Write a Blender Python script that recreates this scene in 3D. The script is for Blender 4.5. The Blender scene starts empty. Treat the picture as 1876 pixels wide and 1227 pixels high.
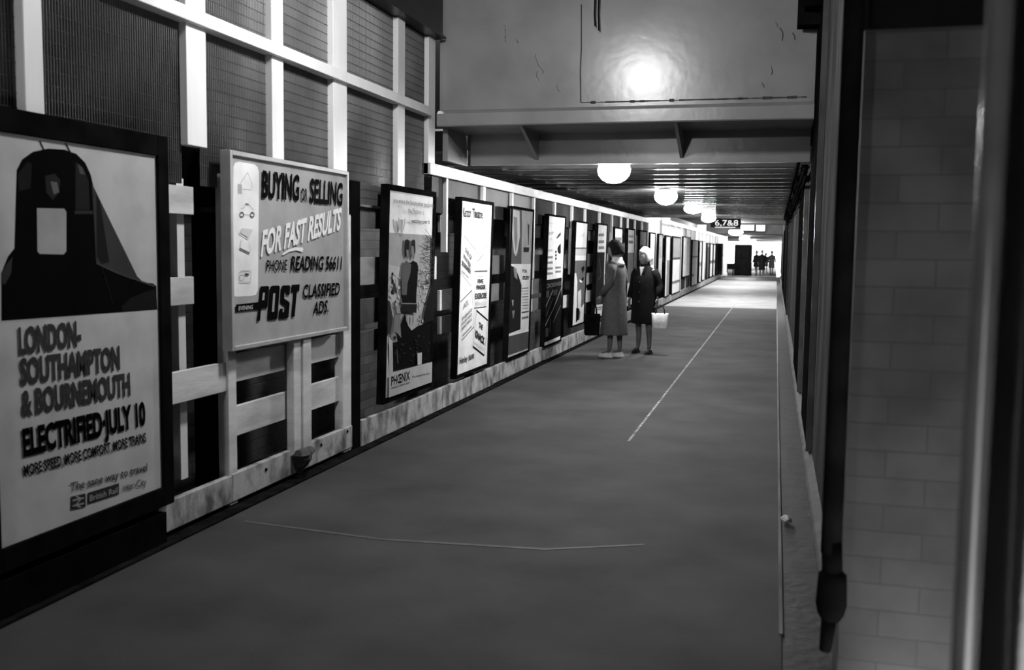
import bpy, bmesh, math, random
from mathutils import Vector, Matrix, noise
random.seed(7)
SC = bpy.context.scene
COL = SC.collection

# ------------------------------------------------------------------ camera
F_PX, IW, IH = 1790.0, 1876, 1227
yv = Vector((484, 153.5, -F_PX)).normalized()
zv = -Vector((-258, -20000, -F_PX)).normalized()
zv = (zv - yv * zv.dot(yv)).normalized()
xv = yv.cross(zv)
ROT = Matrix((xv, yv, zv))            # camera axes -> world axes
CAM = Vector((0, 0, 1.55))
cd = bpy.data.cameras.new('camera')
cam = bpy.data.objects.new('camera', cd)
COL.objects.link(cam)
cam.matrix_world = Matrix.Translation(CAM) @ ROT.to_4x4()
cd.sensor_width = 36.0
cd.lens = 36.0 * F_PX / IW
cd.clip_start = 0.05
cd.clip_end = 400
cd.dof.use_dof = True
cd.dof.focus_distance = 9.0
cd.dof.aperture_fstop = 2.8
SC.camera = cam

def ray(px, py):
    return ROT @ Vector((px - 938.0, 613.5 - py, -F_PX))
def at_x(px, py, X):
    d = ray(px, py); return CAM + d * (X / d.x)
def at_y(px, py, Y):
    d = ray(px, py); return CAM + d * (Y / d.y)
def at_z(px, py, Z=0.0):
    d = ray(px, py); return CAM + d * ((Z - CAM.z) / d.z)

# ------------------------------------------------------------------ world, exposure
w = bpy.data.worlds.new('world'); SC.world = w
w.use_nodes = True
bg = w.node_tree.nodes['Background']
bg.inputs[0].default_value = (1, 1, 1, 1)
bg.inputs[1].default_value = 7.0
SC.view_settings.view_transform = 'Standard'
SC.view_settings.look = 'None'
SC.view_settings.gamma = 1.0
SC.view_settings.exposure = 0.0
SC.view_settings.use_curve_mapping = False
SC.cycles.use_denoising = True
SC.cycles.max_bounces = 6
SC.cycles.sample_clamp_indirect = 4.0
SC.cycles.caustics_reflective = False
SC.cycles.caustics_refractive = False
LAMP_L = 300.0

# ------------------------------------------------------------------ materials
MATS = {}
def mat(name, lo, hi=None, scale=6.0, rough=0.7, bump=0.0, metal=0.0, detail=6.0, stretch=(1, 1, 1), spec=0.5, thr=(0.35, 0.65), bscale=None):
    if name in MATS: return MATS[name]
    m = bpy.data.materials.new(name); m.use_nodes = True
    nt = m.node_tree; N = nt.nodes; L = nt.links
    b = N['Principled BSDF']
    b.inputs['Roughness'].default_value = rough
    b.inputs['Metallic'].default_value = metal
    b.inputs['Specular IOR Level'].default_value = spec
    if hi is None: hi = lo
    tc = N.new('ShaderNodeTexCoord'); mp = N.new('ShaderNodeMapping')
    mp.inputs['Scale'].default_value = stretch
    L.new(tc.outputs['Object'], mp.inputs[0])
    nz = N.new('ShaderNodeTexNoise'); nz.inputs['Scale'].default_value = scale; nz.inputs['Detail'].default_value = detail
    L.new(mp.outputs[0], nz.inputs['Vector'])
    r = N.new('ShaderNodeValToRGB')
    r.color_ramp.elements[0].position = thr[0]; r.color_ramp.elements[1].position = thr[1]
    r.color_ramp.elements[0].color = (lo, lo, lo, 1); r.color_ramp.elements[1].color = (hi, hi, hi, 1)
    L.new(nz.outputs['Fac'], r.inputs[0]); L.new(r.outputs[0], b.inputs['Base Color'])
    if bump:
        n2 = N.new('ShaderNodeTexNoise'); n2.inputs['Scale'].default_value = bscale or scale * 4; n2.inputs['Detail'].default_value = 4
        L.new(mp.outputs[0], n2.inputs['Vector'])
        bp = N.new('ShaderNodeBump'); bp.inputs['Strength'].default_value = bump; bp.inputs['Distance'].default_value = 0.01
        L.new(n2.outputs['Fac'], bp.inputs['Height']); L.new(bp.outputs[0], b.inputs['Normal'])
    MATS[name] = m
    return m

def brick_mat(name, lo, hi, mortar, axis, rough=0.6, row=0.085, bw=0.235, bump=0.4):
    m = bpy.data.materials.new(name); m.use_nodes = True
    nt = m.node_tree; N = nt.nodes; L = nt.links
    b = N['Principled BSDF']; b.inputs['Roughness'].default_value = rough
    tc = N.new('ShaderNodeTexCoord'); sx = N.new('ShaderNodeSeparateXYZ'); cb = N.new('ShaderNodeCombineXYZ')
    L.new(tc.outputs['Object'], sx.inputs[0])
    L.new(sx.outputs[axis], cb.inputs[0]); L.new(sx.outputs[2], cb.inputs[1])
    br = N.new('ShaderNodeTexBrick')
    br.inputs['Scale'].default_value = 1.0; br.inputs['Brick Width'].default_value = bw; br.inputs['Row Height'].default_value = row
    br.inputs['Mortar Size'].default_value = 0.004; br.inputs['Mortar Smooth'].default_value = 0.4
    br.inputs['Color1'].default_value = (lo, lo, lo, 1); br.inputs['Color2'].default_value = (hi, hi, hi, 1)
    br.inputs['Mortar'].default_value = (mortar, mortar, mortar, 1)
    L.new(cb.outputs[0], br.inputs['Vector'])
    nz = N.new('ShaderNodeTexNoise'); nz.inputs['Scale'].default_value = 3.5; nz.inputs['Detail'].default_value = 7
    L.new(tc.outputs['Object'], nz.inputs['Vector'])
    rp = N.new('ShaderNodeValToRGB'); rp.color_ramp.elements[0].position = 0.32; rp.color_ramp.elements[1].position = 0.6
    rp.color_ramp.elements[0].color = (.45, .45, .45, 1)
    L.new(nz.outputs['Fac'], rp.inputs[0])
    mx = N.new('ShaderNodeMixRGB'); mx.blend_type = 'MULTIPLY'; mx.inputs[0].default_value = 1
    L.new(br.outputs['Color'], mx.inputs[1]); L.new(rp.outputs[0], mx.inputs[2]); L.new(mx.outputs[0], b.inputs['Base Color'])
    bp = N.new('ShaderNodeBump'); bp.inputs['Strength'].default_value = bump; bp.inputs['Distance'].default_value = 0.004; bp.invert = True
    L.new(br.outputs['Fac'], bp.inputs['Height']); L.new(bp.outputs[0], b.inputs['Normal'])
    return m

def print_mat():
    m = bpy.data.materials.new('printed_paper'); m.use_nodes = True
    nt = m.node_tree; N = nt.nodes; L = nt.links
    b = N['Principled BSDF']; b.inputs['Roughness'].default_value = 0.75; b.inputs['Specular IOR Level'].default_value = 0.0
    a = N.new('ShaderNodeAttribute'); a.attribute_name = 'Col'
    tc = N.new('ShaderNodeTexCoord'); nz = N.new('ShaderNodeTexNoise'); nz.inputs['Scale'].default_value = 5; nz.inputs['Detail'].default_value = 5
    L.new(tc.outputs['Object'], nz.inputs['Vector'])
    rp = N.new('ShaderNodeValToRGB'); rp.color_ramp.elements[0].position = .3; rp.color_ramp.elements[1].position = .6
    rp.color_ramp.elements[0].color = (.82, .82, .82, 1)
    L.new(nz.outputs['Fac'], rp.inputs[0])
    mx = N.new('ShaderNodeMixRGB'); mx.blend_type = 'MULTIPLY'; mx.inputs[0].default_value = 1
    L.new(a.outputs['Color'], mx.inputs[1]); L.new(rp.outputs[0], mx.inputs[2]); L.new(mx.outputs[0], b.inputs['Base Color'])
    return m
PRINT = print_mat()

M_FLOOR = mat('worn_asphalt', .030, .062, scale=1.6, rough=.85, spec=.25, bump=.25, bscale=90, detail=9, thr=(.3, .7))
M_KERB = mat('kerb_stone', .015, .03, scale=5, rough=.6, spec=.25, bump=.4)
M_EDGE = mat('worn_steel_edging', .015, .12, scale=1.2, rough=.35)
M_LEDGE = mat('cement_fillet', .045, .075, scale=6, rough=.75, spec=.2, bump=.2)
M_WHITE = mat('white_paint', .66, .8, scale=3, rough=.5, bump=.12, stretch=(1, 1, .25))
M_DIRTY = mat('grimy_white_paint', .10, .48, scale=9, rough=.6, bump=.35, stretch=(1, .9, .6), thr=(.33, .58))
M_BOARD = mat('weathered_white_board', .48, .72, scale=4, rough=.62, bump=.3, stretch=(1, .4, 1.5), thr=(.34, .55))
M_GREYB = mat('grey_painted_board', .16, .28, scale=4, rough=.6, bump=.3)
M_BLACK = mat('black_paint', .008, .014, scale=6, rough=.4, spec=.25)
M_BLACKM = mat('dull_black_paint', .004, .008, scale=6, rough=.8, spec=0)
M_FRAME = mat('black_gloss_frame', .004, .009, scale=6, rough=.6, spec=0)
M_SHEET = mat('ribbed_sheet', .05, .13, scale=1.6, rough=.42, thr=(.35, .7), detail=3)
M_GLASS = mat('dark_wired_glass', .018, .035, scale=3, rough=.5, spec=.05)
M_GIRD = mat('girder_grey_paint', .19, .27, scale=2.2, rough=.25, bump=.12, bscale=14, detail=9, thr=(.2, .6))
M_STAIN = mat('rust_stain', .02, .05, scale=20, rough=.8)
M_TROUGH = mat('soffit_paint', .035, .06, scale=3, rough=.25)
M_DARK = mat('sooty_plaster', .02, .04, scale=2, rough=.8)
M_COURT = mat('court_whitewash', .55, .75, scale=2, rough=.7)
M_RWALL = mat('painted_side_wall', .045, .085, scale=3, rough=.8, spec=0, bump=.2, stretch=(1, 1, .4))
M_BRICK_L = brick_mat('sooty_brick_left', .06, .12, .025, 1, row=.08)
M_BRICK_P = brick_mat('painted_brick_pier', .046, .06, .036, 0, rough=.75, bump=.12)
M_CHALK = mat('worn_white_line', .05, .42, scale=22, rough=.8, thr=(.42, .6), detail=6)
M_STEEL = mat('grey_gloss_paint', .05, .08, scale=5, rough=.2)
M_METAL = mat('galvanised', .3, .4, scale=10, rough=.4, metal=.5)

def emit_mat(name, s):
    m = bpy.data.materials.new(name); m.use_nodes = True
    b = m.node_tree.nodes['Principled BSDF']
    b.inputs['Base Color'].default_value = (.8, .8, .8, 1)
    b.inputs['Emission Color'].default_value = (1, 1, 1, 1)
    b.inputs['Emission Strength'].default_value = s
    return m
M_LAMP = emit_mat('lit_opal_glass', LAMP_L)
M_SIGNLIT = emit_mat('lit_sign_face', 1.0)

# ------------------------------------------------------------------ mesh helpers
def obj(name, bm, m, parent=None, smooth=False, bevel=0.0):
    me = bpy.data.meshes.new(name)
    bm.normal_update()
    bm.to_mesh(me); bm.free()
    if smooth:
        for p in me.polygons: p.use_smooth = True
    if m: me.materials.append(m)
    o = bpy.data.objects.new(name, me); COL.objects.link(o)
    if parent:
        o.parent = parent
        o.matrix_parent_inverse = parent.matrix_world.inverted()
    if bevel:
        md = o.modifiers.new('bevel', 'BEVEL'); md.width = bevel; md.segments = 2; md.limit_method = 'ANGLE'
    return o
def empty(name, loc=(0, 0, 0)):
    o = bpy.data.objects.new(name, None); COL.objects.link(o); o.location = loc
    o.matrix_world = Matrix.Translation(Vector(loc)); o.empty_display_size = .1
    return o
def tag(o, label, cat, group=None, kind=None):
    o['label'] = label; o['category'] = cat
    if group: o['group'] = group
    if kind: o['kind'] = kind
    return o
def struct(name, bm, m, label=None):
    o = obj(name, bm, m); o['kind'] = 'structure'
    if label: o['label'] = label
    return o
def add_box(bm, x0, x1, y0, y1, z0, z1):
    vs = [bm.verts.new((x, y, z)) for z in (z0, z1) for x, y in ((x0, y0), (x1, y0), (x1, y1), (x0, y1))]
    for f in ((0, 3, 2, 1), (4, 5, 6, 7), (0, 1, 5, 4), (1, 2, 6, 5), (2, 3, 7, 6), (3, 0, 4, 7)):
        bm.faces.new([vs[i] for i in f])
    return vs
def box(*a):
    bm = bmesh.new(); add_box(bm, *a); return bm
def add_tube(bm, pts, rad, seg=12, cap=True, squash=None):
    pts = [Vector(p) for p in pts]
    rs = rad if isinstance(rad, (list, tuple)) else [rad] * len(pts)
    rings = []; up = None
    for i, p in enumerate(pts):
        d = (pts[min(i + 1, len(pts) - 1)] - pts[max(i - 1, 0)]).normalized()
        if up is None:
            up = Vector((0, 0, 1)) if abs(d.z) < .9 else Vector((0, 1, 0))
        a = d.cross(up)
        if a.length < 1e-4: a = d.cross(Vector((1, 0, 0)))
        a.normalize(); b = a.cross(d).normalized(); up = b
        rings.append([bm.verts.new(p + a * math.cos(t) * rs[i] + b * math.sin(t) * rs[i] * (squash or 1)) for t in [2 * math.pi * k / seg for k in range(seg)]])
    for i in range(len(rings) - 1):
        for k in range(seg):
            bm.faces.new((rings[i][k], rings[i][(k + 1) % seg], rings[i + 1][(k + 1) % seg], rings[i + 1][k]))
    if cap:
        bm.faces.new(rings[0][::-1]); bm.faces.new(rings[-1])
def tube(*a, **k):
    bm = bmesh.new(); add_tube(bm, *a, **k); return bm
def add_loft(bm, rings, seg=24, cap=True):
    """rings: (cx, cy, cz, rx, ry[, fn]) horizontal ellipses"""
    R = []
    for r in rings:
        cx, cy, cz, rx, ry = r[:5]
        fn = r[5] if len(r) > 5 else None
        R.append([bm.verts.new((cx + rx * math.cos(t) * (fn(t) if fn else 1), cy + ry * math.sin(t) * (fn(t) if fn else 1), cz)) for t in [2 * math.pi * k / seg for k in range(seg)]])
    for i in range(len(R) - 1):
        for k in range(seg):
            bm.faces.new((R[i][k], R[i][(k + 1) % seg], R[i + 1][(k + 1) % seg], R[i + 1][k]))
    if cap:
        bm.faces.new(R[0][::-1]); bm.faces.new(R[-1])
def add_ell(bm, c, r, seg=20, rings=12, fn=None):
    c = Vector(c); V = []
    for i in range(rings + 1):
        th = math.pi * i / rings
        row = []
        for k in range(seg):
            ph = 2 * math.pi * k / seg
            n = Vector((math.sin(th) * math.cos(ph), math.sin(th) * math.sin(ph), math.cos(th)))
            s = fn(n) if fn else 1.0
            row.append(bm.verts.new(c + Vector((n.x * r[0], n.y * r[1], n.z * r[2])) * s))
            if i in (0, rings): break
        V.append(row)
    for i in range(rings):
        A, B = V[i], V[i + 1]
        for k in range(seg):
            k2 = (k + 1) % seg
            if len(A) == 1: bm.faces.new((A[0], B[k], B[k2]))
            elif len(B) == 1: bm.faces.new((A[k], B[0], A[k2]))
            else: bm.faces.new((A[k], B[k], B[k2], A[k2]))

# ------------------------------------------------------------------ printed surfaces
def text_mesh(s, bold):
    cu = bpy.data.curves.new('t', 'FONT'); cu.body = s; cu.size = 1; cu.offset = bold; cu.fill_mode = 'FRONT'; cu.resolution_u = 3
    o = bpy.data.objects.new('t', cu); COL.objects.link(o)
    bpy.context.view_layer.update()
    dg = bpy.context.evaluated_depsgraph_get()
    me = bpy.data.meshes.new_from_object(o.evaluated_get(dg))
    vs = [v.co.copy() for v in me.vertices]; fs = [tuple(p.vertices) for p in me.polygons]
    bpy.data.objects.remove(o); bpy.data.curves.remove(cu); bpy.data.meshes.remove(me)
    if not vs: return [], []
    x0 = min(v.x for v in vs); x1 = max(v.x for v in vs)
    y0 = 0.0 - bold * .5; y1 = max(.69 + bold, 0)
    if s.islower(): y1 = .7
    return [((v.x - x0) / (x1 - x0), (v.y - y0) / (y1 - y0)) for v in vs], fs

def tone(g): return g * min(1.0, .3 + 1.5 * g)

class Art:
    """flat printed sheet on a plane facing the passage (+X); coordinates are metres (y along the wall, z up)"""
    def __init__(s, X, Y0, Z0, lean=0.0):
        s.X, s.Y0, s.Z0, s.lean = X, Y0, Z0, lean
        s.pic = []; s.let = []; s.cur = 'picture'; s.split = False
    def name(s, n): s.cur = n
    def pt(s, y, z, d): return Vector((s.X + s.lean * (z - s.Z0) + d, y, z))
    def px(s, x, y):
        p = at_x(x, y, s.X)
        for _ in range(4): p = at_x(x, y, s.X + s.lean * (p.z - s.Z0))
        return (p.y, p.z)
    def poly(s, pts, g, px=True): s.pic.append(([s.px(*p) if px else p for p in pts], g, s.cur))
    def rect(s, y0, y1, z0, z1, g): s.pic.append(([(y0, z0), (y1, z0), (y1, z1), (y0, z1)], g, s.cur))
    def line(s, pts, wd, g, px=True):
        P = [Vector(s.px(*p) if px else p) for p in pts]
        for a, b in zip(P, P[1:]):
            d = (b - a); n = Vector((-d.y, d.x)).normalized() * wd / 2
            s.pic.append(([tuple(q) for q in (a - n, b - n, b + n, a + n)], g, s.cur))
    def text(s, t, bl, br, tl, g, bold=.02, px=True):
        if px: bl, br, tl = s.px(*bl), s.px(*br), s.px(*tl)
        s.let.append((t, Vector(bl), Vector(br), Vector(tl), g, bold))
    def trow(s, t, y0, y1, z, h, g, bold=.02): s.text(t, (y0, z), (y1, z), (y0, z + h), g, bold, px=False)
    def build(s, parent, base):
        names = []
        for q in s.pic:
            if q[2] not in names: names.append(q[2])
        for nm in names:
            bm = bmesh.new(); cl = bm.loops.layers.float_color.new('Col')
            for i, (P, g, k) in enumerate(s.pic):
                if k != nm: continue
                f = bm.faces.new([bm.verts.new(s.pt(y, z, base + .0005 + .00012 * i)) for y, z in P])
                f.normal_update()
                if f.normal.x < 0: f.normal_flip()
                g = tone(g)
                for l in f.loops: l[cl] = (g, g, g, 1)
            bmesh.ops.triangulate(bm, faces=bm.faces[:])
            obj(nm.split('#')[0], bm, PRINT, parent)
        for t, bl, br, tl, g, bold in s.let:
            bm = bmesh.new(); cl = bm.loops.layers.float_color.new('Col')
            vs, fs = text_mesh(t, bold); g = tone(g)
            vv = []
            for a, b in vs:
                q = bl + (br - bl) * a + (tl - bl) * b
                vv.append(bm.verts.new(s.pt(q.x, q.y, base + .0012 + .00012 * len(s.pic))))
            for f in fs:
                try: nf = bm.faces.new([vv[k] for k in f])
                except ValueError: continue
                for l in nf.loops: l[cl] = (g, g, g, 1)
            obj('lettering', bm, PRINT, parent)

def sheet(name, X, lean, Z0r, y0, y1, z0, z1, th, g, parent):
    bm = bmesh.new(); cl = bm.loops.layers.float_color.new('Col')
    vs = []
    for dx in (-th, 0):
        for y, z in ((y0, z0), (y1, z0), (y1, z1), (y0, z1)):
            vs.append(bm.verts.new((X + lean * (z - Z0r) + dx, y, z)))
    for f in ((0, 3, 2, 1), (4, 5, 6, 7), (0, 1, 5, 4), (1, 2, 6, 5), (2, 3, 7, 6), (3, 0, 4, 7)):
        fc = bm.faces.new([vs[i] for i in f])
        for l in fc.loops: l[cl] = (g, g, g, 1)
    return obj(name, bm, PRINT, parent)

def framed(name, label, X, y0, y1, z0, z1, fw, g, art=None, lean=0.0, cat='poster', group=None, fm=None, fw2=None, depth=.06, backing=True):
    """paper y0..y1 x z0..z1 inside a frame of width fw (fw2 = top/bottom width)"""
    fw2 = fw2 or fw
    root = empty(name, (X - depth, (y0 + y1) / 2, z0 - fw2))
    tag(root, label, cat, group)
    def X_(z, d): return X + lean * (z - z0) + d
    def bar(bm, a0, a1, b0, b1):
        vs = []
        for d in (-depth, .016):
            for y, z in ((a0, b0), (a1, b0), (a1, b1), (a0, b1)):
                vs.append(bm.verts.new((X_(z, d), y, z)))
        for f in ((0, 3, 2, 1), (4, 5, 6, 7), (0, 1, 5, 4), (1, 2, 6, 5), (2, 3, 7, 6), (3, 0, 4, 7)):
            bm.faces.new([vs[i] for i in f])
    bm = bmesh.new()
    bar(bm, y0 - fw, y0, z0 - fw2, z1 + fw2); bar(bm, y1, y1 + fw, z0 - fw2, z1 + fw2)
    bar(bm, y0, y1, z1, z1 + fw2); bar(bm, y0, y1, z0 - fw2, z0)
    obj('frame', bm, fm or M_FRAME, root, bevel=.004)
    if backing:
        bm = bmesh.new()
        vs = [bm.verts.new((X_(z, d), y, z)) for d in (-depth + .005, -.012) for y, z in ((y0, z0), (y1, z0), (y1, z1), (y0, z1))]
        for f in ((0, 3, 2, 1), (4, 5, 6, 7), (0, 1, 5, 4), (1, 2, 6, 5), (2, 3, 7, 6), (3, 0, 4, 7)): bm.faces.new([vs[i] for i in f])
        obj('backing_board', bm, M_BLACKM, root)
    sheet('paper', X, lean, z0, y0, y1, z0, z1, .01, g, root)
    if art: art.build(root, 0)
    return root

# ================================================================== SETTING
XF = -3.05      # front plane of the fence
XR = 0.31       # right-hand wall plane
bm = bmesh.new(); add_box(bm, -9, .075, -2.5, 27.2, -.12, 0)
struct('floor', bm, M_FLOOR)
struct('floor_court', box(-9, .075, 27.2, 130, -.12, 0), mat('daylit_concrete', .2, .3, scale=1.5, rough=.7, bump=.1))  # pale colour stands in for bright daylight on the court floor
bm = bmesh.new(); add_box(bm, .075, .255, -2.5, 62, -.12, -.006); struct('trim_1', bm, M_KERB)
bm = bmesh.new()       # ledge: sloping cement fillet at the foot of the side wall
for a, b in (((-2.5), 62.0),):
    v = [bm.verts.new((x, y, z)) for y in (a, b) for x, z in ((.25, -.1), (.25, .012), (.262, .03), (.312, .055), (.33, -.1))]
    for k in range(5): bm.faces.new((v[k], v[(k + 1) % 5], v[5 + (k + 1) % 5], v[5 + k]))
    bm.faces.new(v[:5][::-1]); bm.faces.new(v[5:])
struct('trim_2', bm, M_LEDGE)
struct('trim_3', box(.066, .082, 4.0, 61, -.02, .004), M_EDGE)
# side wall, far side beyond the pier
struct('wall_right', box(XR, XR + .3, 3.42, 62, -.1, 4.0), M_RWALL)
struct('wall_right_near', box(.95, 1.2, -2.5, 3.42, -.1, 4.0), M_DARK)
struct('wall_back', box(-4.2, 1.2, -2.7, -2.5, -.1, 4.0), M_DARK)
struct('wall_left', box(-3.75, -3.55, -2.5, 27, -.1, 4.0), M_BRICK_L)
struct('ceiling', box(-4.2, 1.2, -2.7, 9.0, 4.0, 4.15), M_DARK)
# low soffit beyond the girder: slab with cross ribs
YC0, YC1, ZC = 9.36, 27.0, 2.50
bm = bmesh.new()
add_box(bm, -3.75, XR + .3, YC0, YC1, ZC, ZC + .2)
y = YC0 + .5
while y < YC1 - .1:
    prof = [(0, ZC + .005), (.05, 2.425), (.09, 2.41), (.17, 2.41), (.21, 2.425), (.26, ZC + .005)]
    v = [[bm.verts.new((x, y + a, z)) for a, z in prof] for x in (-3.54, XR - .005)]
    for k in range(5): bm.faces.new((v[0][k], v[1][k], v[1][k + 1], v[0][k + 1]))
    bm.faces.new(v[0]); bm.faces.new(v[1][::-1])
    y += .72
struct('ceiling_low', bm, M_TROUGH)
struct('wall_above_soffit', box(-4.2, .6, 26.85, 27.0, 2.42, 4.0), M_DARK)
struct('roof_void_wall', box(-4.2, .6, 9.45, 9.6, 2.75, 4.1), M_DARK)

# open court beyond: left backs, far roof and its fascia
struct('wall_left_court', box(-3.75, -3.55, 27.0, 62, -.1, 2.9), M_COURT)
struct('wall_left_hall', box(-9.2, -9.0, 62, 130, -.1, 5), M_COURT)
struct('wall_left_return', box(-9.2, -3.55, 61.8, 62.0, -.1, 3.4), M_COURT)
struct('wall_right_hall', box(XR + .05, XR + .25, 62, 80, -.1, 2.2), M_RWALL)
bm = bmesh.new(); add_box(bm, -9.2, 1.4, 52, 96, 2.42, 3.35); struct('ceiling_far', bm, M_DARK)
bm = bmesh.new(); add_box(bm, -3.55, XR, 34, 46, 2.72, 2.86); struct('ceiling_court', bm, M_DARK)
struct('trim_4', box(-9, XR, 53, 61, 0, .012), M_KERB)

# ================================================================== GIRDER
g = empty('bridge_girder', (-1.5, 9.35, 2.35))
tag(g, 'big grey painted plate girder crossing the passage overhead above the first lamp', 'girder')
gx0, gx1 = -3.04, XR - .048
obj('upper_plate', box(gx0, gx1, 8.66, 8.70, 2.76, 3.995), M_GIRD, g)
bm = bmesh.new()
v = []
prof = [(8.58, 2.655), (8.58, 2.76), (8.62, 2.79), (8.66, 2.80), (8.70, 2.80), (8.70, 2.66), (9.30, 2.66), (9.30, 2.645), (8.59, 2.645)]
v = [[bm.verts.new((x, a, z)) for a, z in prof] for x in (gx0, gx1)]
n = len(prof)
for k in range(n): bm.faces.new((v[0][k], v[1][k], v[1][(k + 1) % n], v[0][(k + 1) % n]))
bm.faces.new(v[0]); bm.faces.new(v[1][::-1])
bmesh.ops.recalc_face_normals(bm, faces=bm.faces[:])
obj('flange', bm, M_GIRD, g)
obj('lower_web', box(gx0 + .1, gx1, 9.30, 9.36, 2.355, 2.66), M_GIRD, g)
obj('end_plate', box(gx0, gx0 + .05, 8.75, 9.36, 2.35, 2.645), M_GIRD, g)
for px in (985, 1250):
    x = at_y(px, 245, 9.3).x
    bm = bmesh.new()
    P = [(8.64, 2.645), (9.30, 2.645), (9.30, 2.40)]
    a = [bm.verts.new((x - .015, q, z)) for q, z in P]; b = [bm.verts.new((x + .015, q, z)) for q, z in P]
    bm.faces.new(a); bm.faces.new(b[::-1])
    for k in range(3): bm.faces.new((a[k], b[k], b[(k + 1) % 3], a[(k + 1) % 3]))
    bmesh.ops.recalc_face_normals(bm, faces=bm.faces[:])
    obj('gusset', bm, M_GIRD, g)
# seam with rust, rust line along the flange top, small runs
def streak(bm, pts, Y, w0):
    P = [at_y(px, py, Y) for px, py in pts]
    for a, b in zip(P, P[1:]):
        d = (b - a).normalized(); n = Vector((-d.z, 0, d.x)) * w0
        vs = [bm.verts.new(q) for q in (a - n, b - n, b + n, a + n)]
        bm.faces.new(vs)
bm = bmesh.new()
streak(bm, [(1065, 8), (1065, 90), (1063, 130), (1064, 188)], 8.655, .005)
random.seed(3)
x = 1064
while x < 1473:
    streak(bm, [(x, 188 - (x - 1064) * .026), (x + 9, 188 - (x + 9 - 1064) * .026)], 8.655, random.uniform(.002, .007) + (.006 if random.random() < .15 else 0))
    x += 9
for p, k, s in (((982, 98), 8, 4), ((985, 130), 5, 3), ((1020, 155), 5, 3), ((922, 45), 7, 5), ((945, 72), 3, 2), ((1420, 40), 6, 6), ((1412, 120), 4, 4), ((1452, 60), 4, 3), ((1395, 150), 3, 4)):
    q = p
    for i in range(k):
        r = (q[0] + random.uniform(-1, 1) * s * .8 + .9, q[1] + random.uniform(1.5, s + 3)); streak(bm, [q, r], 8.655, random.uniform(.001, .0035)); q = r
obj('rust_marks', bm, M_STAIN, g)['kind'] = 'stuff'
o = obj('hanging_wire', tube([at_y(1090, -6, 8.6), at_y(1089, 25, 8.6), at_y(1090, 48, 8.6)], .006, 6), M_BLACKM)
tag(o, 'short black wire hanging on the girder face, left one of a pair', 'wire')
o = obj('hanging_wire', tube([at_y(1097, -6, 8.6), at_y(1096, 25, 8.6), at_y(1097, 56, 8.6)], .006, 6), M_BLACKM)
tag(o, 'slightly longer black wire hanging on the girder face, right one of a pair', 'wire')

# long dark roof beam over the tall screen
rb = empty('roof_beam', (-3.1, 3, 3.43)); tag(rb, 'dark roof beam running along the top of the tall screen up to the girder', 'beam')
obj('beam', box(-3.3, -2.98, -2.5, 8.56, 3.43, 4.0), M_BLACK, rb)
obj('bottom_flange', box(-3.34, -2.95, -2.5, 8.57, 3.42, 3.44), M_BLACK, rb)

# ================================================================== TALL SCREEN
sc_ = empty('tall_screen', (XF, 5, 0)); tag(sc_, 'tall white timber screen with ribbed dark sheets above the noticeboards', 'screen')
def Yat(px, py=200, X=XF): return at_x(px, py, X).y
posts = [(47, 82, .6), (343, 379, .6), (499, 520, .9), (611, 636, .9), (729, 742, .9)]
for a, b, _ in posts:
    y0, y1 = Yat(a), Yat(b)
    zb = 2.075 if 100 < a < 400 else 1.85
    obj('post', box(XF - .07, XF, y0, y1, zb, 2.715), M_WHITE, sc_, bevel=.004)
    obj('upper_post', box(XF - .07, XF, y0, y1, 2.79, 3.425), M_WHITE, sc_, bevel=.004)
yE0, yE1 = Yat(785, 250), Yat(797, 250)
obj('end_post', box(XF - .07, XF, yE0, yE1, 2.20, 3.425), M_WHITE, sc_, bevel=.004)
obj('lower_post', box(XF - .15, XF - .075, Yat(343), Yat(356), .25, 1.9), M_WHITE, sc_)
obj('cross_rail', box(XF - .08, XF + .035, -1.5, yE0 - .002, 2.715, 2.79), M_WHITE, sc_, bevel=.005)
def ribbed(y0, y1, z0, z1, parent, pitch=.0185, amp=.009, X=XF - .05):
    bm = bmesh.new(); n = max(2, int((y1 - y0) / pitch * 6))
    A = []; B = []
    for i in range(n + 1):
        y = y0 + (y1 - y0) * i / n
        x = X + amp * math.sin(2 * math.pi * y / pitch)
        A.append(bm.verts.new((x, y, z0))); B.append(bm.verts.new((x, y, z1)))
    for i in range(n): bm.faces.new((A[i], A[i + 1], B[i + 1], B[i]))
    o = obj('ribbed_sheet', bm, M_SHEET, parent, smooth=True)
    # fine cross wires
    bw = bmesh.new(); z = z0 + .05
    while z < z1 - .03:
        add_box(bw, X + amp * .9, X + amp * .9 + .0015, y0, y1, z, z + .0022); z += .062
    obj('cross_wires', bw, MATS.get('wire') or mat('wire', .06, .09, scale=9, rough=.8, spec=.0), parent)
edges = [1.6] + [Yat(p) for ab in [(47, 82), (343, 379), (499, 520), (611, 636), (729, 742)] for p in ab] + [yE0]
bays = [(edges[2 * i], edges[2 * i + 1]) for i in range(6)]
for a, b in bays:
    ribbed(a - .004, b + .004, 1.87, 2.72, sc_)
    ribbed(a - .004, b + .004, 2.785, 3.425, sc_)

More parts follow.
